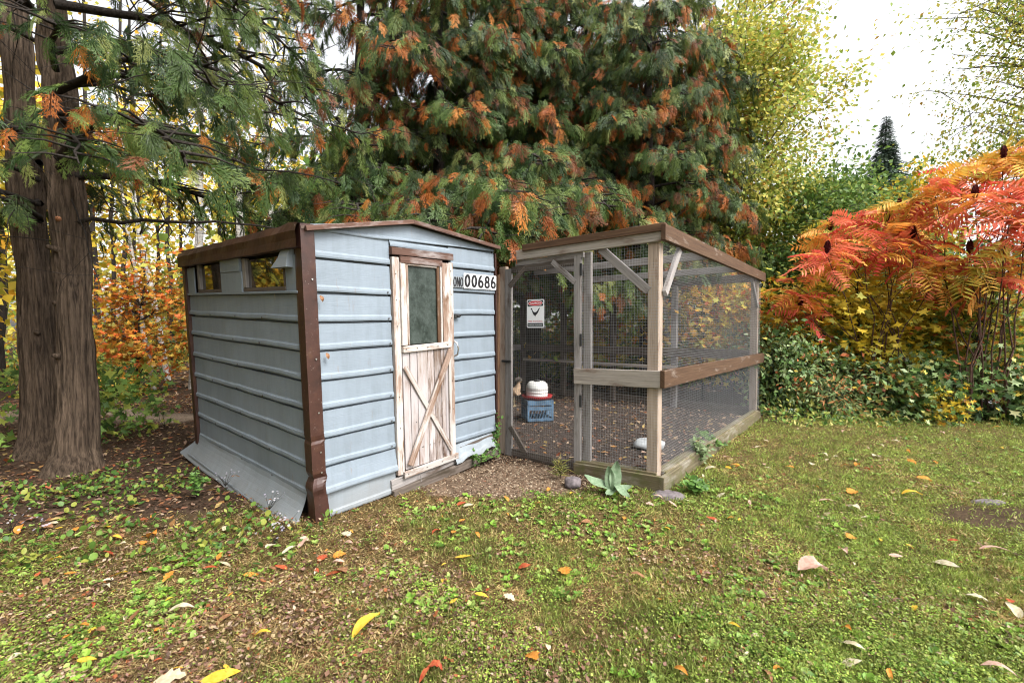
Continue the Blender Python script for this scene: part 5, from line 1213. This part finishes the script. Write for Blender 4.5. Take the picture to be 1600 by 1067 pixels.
LM = {'yellow': objleaf('fallen_yellow', (.62, .36, .03), (.66, .46, .07)), 'orange': objleaf('fallen_orange', (.55, .19, .03), (.62, .30, .06)), 'pink': objleaf('fallen_pink', (.48, .28, .22), (.60, .42, .34)),
      'cream': objleaf('fallen_cream', (.50, .42, .27), (.62, .56, .42)), 'brown': objleaf('fallen_brown', (.22, .10, .05), (.34, .18, .09)), 'red': objleaf('fallen_red', (.34, .05, .025), (.45, .13, .05))}
LSH = {}
def leaf_obj(x, y, L, az, colr, shape, label, group=None, z=None, tilt=None, name='fallen_leaf'):
    key = (colr, shape)
    if key not in LSH:
        wid, curl, lob = [(.24, .5, 0), (.15, 1.0, 0), (.36, .6, 1), (.28, 1.4, 0), (.20, .25, 0)][shape]; me = leaf_mesh('fallen_leaf', shape * 7 + len(LSH), wid, curl, lob); me.materials.append(LM[colr]); LSH[key] = me
    o = bpy.data.objects.new(name, LSH[key]); zz = float(gz(np.array([x]), np.array([y]))[0]) + rng.uniform(.010, .022) if z is None else z
    o.location = (x, y, zz); o.rotation_euler = tilt or (rng.normal(0, .22), rng.normal(0, .2), az); o.scale = (L, L, L * rng.uniform(.7, 1.3))
    return put(o, None, label, 'leaf', group)
def px(x, y, z=.02):
    t = math.radians(1.68); d = np.array([x - 800, 700., 533.5 - y]); d = np.array([d[0], math.cos(t) * d[1] + math.sin(t) * d[2], -math.sin(t) * d[1] + math.cos(t) * d[2]]); k = (z - 1.3) / d[2]; return d[0] * k, d[1] * k
HERO = [(572, 978, .115, 60, 'yellow', 1, 'long curled yellow leaf upright in the grass, centre front'), (345, 1052, .10, 20, 'yellow', 4, 'bright yellow leaf at the bottom edge, front left'), (410, 990, .055, 15, 'yellow', 1, 'narrow curved yellow leaf left of the long curled one'),
 (283, 951, .085, 12, 'cream', 1, 'long pale cream leaf in the front left grass'), (135, 1022, .05, 15, 'yellow', 0, 'small yellow leaf in the bottom left corner'), (130, 968, .04, -8, 'orange', 0, 'orange-red curled leaf in the left front grass'),
 (275, 871, .05, 10, 'orange', 4, 'yellow-orange leaf lying flat ahead of the flared skirt'), (168, 860, .05, 0, 'red', 2, 'reddish brown leaf in the left shade edge'), (422, 850, .05, 75, 'cream', 0, 'cream oval leaf standing below the shed corner'), (452, 858, .065, 60, 'cream', 1, 'narrow tan leaf beside the pinkish one'),
 (474, 845, .06, 80, 'pink', 0, 'pinkish oval leaf just below the shed corner trim'), (352, 875, .05, -15, 'cream', 4, 'small cream leaf right of the yellow-orange one'), (392, 893, .055, 20, 'orange', 4, 'orange leaf lying between shed corner and front lawn'), (724, 864, .07, 15, 'yellow', 4, 'flat yellow leaf on the grass before the door'),
 (752, 926, .055, -12, 'yellow', 0, 'yellow leaf on the grass in the middle foreground'), (1145, 975, .06, -50, 'yellow', 1, 'bright yellow-orange leaf in the right front weeds'), (1033, 930, .045, 20, 'orange', 0, 'orange leaf on the lawn ahead of the run corner'), (884, 888, .06, 80, 'orange', 2, 'curled orange leaf with stalk below the gate'),
 (1268, 888, .11, 5, 'pink', 3, 'big curled pinkish leaf with orange tip on the right lawn'), (1478, 875, .085, -60, 'cream', 0, 'whitish long leaf upright on the right lawn'), (1424, 773, .10, -8, 'yellow', 1, 'long yellow leaf on the lawn right of the run'), (1335, 1005, .06, -45, 'cream', 1, 'tan leaf low on the right lawn'), 
 (1330, 1028, .07, 0, 'cream', 4, 'white leaf lying flat at the lower right'), (1560, 1040, .075, -35, 'pink', 1, 'peach coloured leaf in the bottom right corner'), (1330, 835, .055, 10, 'orange', 2, 'small orange leaf in the middle of the right lawn'), (1400, 864, .05, 0, 'pink', 0, 'small pink leaf in the right lawn'),
 (1292, 780, .07, -10, 'pink', 0, 'pale pink leaf right of the run corner'), (1475, 757, .08, -15, 'pink', 4, 'pink-grey leaf far right beside a yellow one'), (1555, 857, .10, -20, 'pink', 1, 'pinkish grey leaf by the bare patch at far right'), (1110, 730, .075, -10, 'cream', 0, 'pale cream leaf beside the right base board'),
 (1332, 767, .07, 10, 'orange', 2, 'orange-red leaf right of the pale pink one'), (820, 880, .05, 0, 'red', 0, 'dark red leaf before the gate'), (545, 845, .05, -20, 'pink', 1, 'dry brownish pink leaf before the shed front'), (265, 1060, .08, 10, 'cream', 2, 'crumpled pale leaf at the bottom edge, left of centre'),
 (665, 1050, .06, 60, 'red', 1, 'dull red leaf at the bottom edge, centre'), (1065, 1045, .05, -60, 'orange', 1, 'thin orange leaf at the bottom edge right of centre'), (350, 963, .055, 30, 'brown', 0, 'dusky pink-brown leaf in the front left lawn'), (1185, 695, .06, 30, 'cream', 0, 'small cream leaf near the far part of the base board'), (530, 895 - 30, .05, 30, 'orange', 2, 'crumpled orange leaf near the shed corner trim'), (152, 985, .05, 0, 'brown', 3, 'dark brown crumpled leaf in the left foreground')]
for (x, y, L, az, c, s, lab) in HERO:
    X, Y = px(x, y); leaf_obj(X, Y, L * (1.45 if Y > 2.2 else 1.3), math.radians(az), c, s, lab)
GL = {'yellow': 'small yellow fallen leaf, one of many scattered on the lawn', 'orange': 'small orange fallen leaf, one of many scattered on the lawn', 'pink': 'small dull pink fallen leaf, one of many on the lawn',
      'cream': 'small pale cream fallen leaf, one of many on the lawn', 'brown': 'small brown fallen leaf, one of many on the lawn', 'red': 'small dark red fallen leaf, one of many on the lawn'}
DRIFT = [(-2.9, 3.0), (-2.3, 2.6), (-3.6, 2.9), (1.6, 3.5), (2.2, 4.3), (-.3, 3.1), (.3, 3.3), (-1.0, 2.6), (3.1, 4.2), (-1.8, 2.2), (-2.6, 2.3), (1.2, 2.9)]
cnt = 0
while cnt < 225:
    y = 1.5 + 6 * rng.random() ** 1.6; x = rng.uniform(-1, 1) * (1.15 * y + .1)
    if rng.random() < .45: q_ = DRIFT[rng.integers(len(DRIFT))]; x, y = q_[0] + rng.normal(0, .22), q_[1] + rng.normal(0, .16)
    if y < 1.45: continue
    L_ = 0; g, p, pa = cover(np.array([x]), np.array([y]))
    su, sv = shed_uv(x, y)
    if p[0] or (su > -.25 and su < 1.95 and sv > -.05) or math.hypot(x + 4.1, y - 4.1) < .5 or y > 6.6: continue
    c = rng.choice(['yellow', 'orange', 'pink', 'cream', 'brown', 'red'], p=[.13, .2, .13, .2, .22, .12]); leaf_obj(x, y, (.028 + .045 * rng.random() ** 1.8) * (.8 + .16 * y), rng.uniform(0, 6.28), c, rng.integers(5), GL[c], f'{c} leaves scattered on the lawn'); cnt += 1
# dead leaves caught on the shed front
for (u, ww, c, s, lab) in ((.112, 1.115, 'brown', 3, 'curled rust leaf stuck low on the pale siding beside the brown trim'), (.085, 1.495, 'brown', 3, 'curled brown leaf stuck high on the siding beside the brown trim')):
    p = SHED_MW @ shed_xf((u, -.03, ww)); leaf_obj(p.x, p.y, .045, 0, c, s, lab, z=p.z, tilt=(math.radians(80), math.radians(70), math.radians(40)), name='stuck_leaf')
p = SHED_MW @ shed_xf((-.02, .40, 1.53)); leaf_obj(p.x, p.y, .055, 0, 'cream', 4, 'small white feather hanging below the left window of the shed', z=p.z - .02, tilt=(0, math.radians(85), .6), name='white_feather')['category'] = 'feather'
p = SHED_MW @ shed_xf((-.13, .42, .04)); leaf_obj(p.x, p.y, .06, 1.2, 'orange', 0, 'orange leaf resting on the flared skirt near the corner', z=p.z + .02)
p = SHED_MW @ shed_xf((-.12, 1.05, .05)); leaf_obj(p.x, p.y, .07, 1.0, 'orange', 0, 'orange leaf resting on the middle of the flared skirt', z=p.z + .02)

# ---------------------------------------------------------------- small plants
def plant(name, label, cat, loc, leaves, tmpl_v, mat, stem=None):
    T = empty(name, loc, label, cat)
    for (X, Zh, s, p) in leaves:
        X = Vector(X).normalized(); Z = Vector(Zh); Z = (Z - X * Z.dot(X)).normalized(); Y = Z.cross(X); m = Matrix((X, Y, Z)).transposed().to_4x4()
        o = bpy.data.objects.new('leaf', tmpl_v); o.matrix_local = Matrix.Translation(p) @ m @ Matrix.Scale(s, 4); o.parent = T; COL.objects.link(o)
    if stem: V, F = tubes(stem, 6); npmesh('stem', V, F, M['grey_bark'], T)
    return T
def bigleaf(mat, wid=.26, n=10):
    V, F = [], []
    for i in range(n + 1):
        t = i / n; w_ = wid * math.sin(math.pi * min(1, t * .93 + .05)) ** .75; z = .05 * math.sin(t * 7) - .18 * t * t
        V += [(t, -w_, z + .06), (t, -w_ * .5, z + .05), (t, 0, z), (t, w_ * .5, z + .05), (t, w_, z + .06)]
    for i in range(n):
        for j in range(4): a = i * 5 + j; F.append((a, a + 5, a + 6, a + 1))
    me = bpy.data.meshes.new('leaf'); me.from_pydata(V, [], F); me.update(); me.polygons.foreach_set('use_smooth', [True] * len(me.polygons)); me.materials.append(mat); return me
mul = bigleaf(objleaf('mullein_felt', (.13, .20, .11), (.21, .28, .18), .15, 9), .2)
plant('mullein_plant', 'felty grey-green mullein with tall upright leaf before the run base board', 'plant', (.80, 3.50, .0), [
    ((.10, -.15, 1), (0, -1, .2), .24, (0, 0, .02)), ((-.15, -.1, 1), (-.5, -1, .2), .20, (-.02, -.01, .02)), ((-1, .0, .75), (.2, -.5, 1), .23, (-.03, 0, .02)), ((.45, -.75, -.12), (0, -.3, 1), .17, (0, -.02, .07)),
    ((.9, -.1, .35), (0, -.6, 1), .15, (0, 0, .02)), ((-.5, -.8, .2), (0, -.4, 1), .15, (0, 0, .02)), ((.2, .8, .8), (0, -.7, .4), .17, (0, 0, .02))], mul, None)
def tuft(name, label, cat, loc, n, R, H, cols, tm, size, mat='gloss', ns=7):
    T = empty(name, loc, label, cat); st = []; ps = []
    for i in range(ns):
        a = rng.uniform(0, 6.28); e = np.array([math.cos(a) * R * rng.random(), math.sin(a) * R * rng.random(), H * rng.uniform(.5, 1)]); P = curve_pts((0, 0, 0), e, .02, 6, .04); st.append((P, np.linspace(.003, .0012, 6)))
        for j in range(n // ns): ps.append(P[rng.integers(1, 6)] + rng.normal(0, .012, 3))
    V, F = tubes(st, 4); npmesh('stem', V, F, M['dark_bark'], T); ps = np.array(ps); m = len(ps); d = unit(m); d[:, 2] = d[:, 2] * .5 + .2
    cloud('foliage', M[mat], tm, frames(d, unit(m) * .5 + np.array([0, -.4, 1.])), ps, rng.uniform(size * .6, size * 1.3, m), pal(m, cols), T, .1, kind='stuff'); return T
WG = [(.10, .20, .04), (.15, .27, .06), (.07, .14, .035)]
tuft('corner_weed', 'tall green weed growing in the gap between shed and run', 'plant', (-.19, 4.46, 0), 260, .10, .42, WG, T_LEAF, .055, ns=6)
tuft('corner_weed', 'low spreading weed at the foot of the shed right corner', 'plant', (-.38, 4.18, 0), 240, .26, .16, WG, T_LEAF, .05, ns=10)
tuft('base_weed', 'pale feathery weed against the right base board', 'plant', (1.80, 4.27, 0), 340, .20, .26, [(.16, .22, .10), (.22, .28, .14), (.12, .18, .07)], T_LEAF, .045, ns=14)
tuft('base_weed', 'round green weed beside the right base board farther back', 'plant', (2.15, 4.75, 0), 220, .18, .16, WG, T_LEAF, .05, ns=9)
tuft('base_weed', 'bright low weed at the front right corner stone', 'plant', (1.48, 3.52, 0), 160, .14, .10, WG, T_ROUND, .045, ns=8)
tuft('grass_clump', 'yellow-green grass clump at the foot of the gate post', 'grass', (.42, 3.86, 0), 70, .05, .13, [(.30, .26, .07), (.20, .22, .05)], [t_tri2(.03)], .10, ns=9)
tuft('skirt_weed', 'leafy green sprig standing against the flared skirt', 'plant', (-2.42, 3.40, 0), 110, .09, .22, WG, T_LEAF, .045, ns=5)
tuft('maple_seedling', 'green maple seedling at the foot of the twin cedar', 'plant', (-4.75, 3.95, 0), 40, .22, .34, [(.09, .18, .04), (.16, .26, .05)], T_MAPLE, .12, ns=6)
tuft('maple_seedling', 'thin dark sapling rising from the path edge left of the shed', 'plant', (-4.6, 5.9, 0), 50, .3, .9, [(.09, .16, .04), (.3, .3, .06)], T_MAPLE, .09, ns=3)
def aster(label, loc, n=12, R=.10, H=.12):
    T = empty('white_aster', loc, label, 'flower'); paths, ps = [], []
    for i in range(n):
        a = rng.uniform(0, 6.28); r = R * rng.random() ** .5; e = np.array([math.cos(a) * r, math.sin(a) * r, H * rng.uniform(.6, 1)]); paths.append((np.array([(0, 0, 0), e * .5 + (0, 0, .01), e]), [.0015, .001, .0008])); ps.append(e)
    V, F = tubes(paths, 3); npmesh('stem', V, F, M['dark_bark'], T)
    V, F = [], []
    for k in range(8):
        a = k * math.pi / 4; b = len(V); V += [(0, 0, 0), (math.cos(a - .25) * .7, math.sin(a - .25) * .7, .08), (math.cos(a) * 1, math.sin(a) * 1, .12), (math.cos(a + .25) * .7, math.sin(a + .25) * .7, .08)]; F += [(b, b + 1, b + 2), (b, b + 2, b + 3)]
    ps = np.array(ps); cloud('blossom', M['leaf'], [(np.array(V, float), np.array(F))], frames(unit(n) * .5 + np.array([1, 0, 0]), unit(n) * .4 + np.array([0, -.5, 1.])), ps, rng.uniform(.006, .010, n), pal(n, [(.50, .47, .56), (.56, .54, .58), (.40, .36, .48)]), T)
for lab, x, y, z in (('pale lilac asters against the middle of the flared skirt', 420, 772, .10), ('whitish asters at the near end of the flared skirt', 444, 803, .10), ('small white asters at the very bottom of the skirt corner', 428, 822, .06),
                     ('white asters in the dark grass at the left edge', 16, 803, .06), ('small white asters right of those at the left edge', 62, 812, .06), ('lilac asters halfway up the skirt beside the green sprig', 352, 768 - 30, .10),
                     ('lilac asters in the bushes near the right edge', 1552, 625, .35), ('white asters low in the glossy bush by the run', 1238, 640, .15)):
    X, Y = px(x, y, z + .05); aster(lab, (X, Y, z - .06))
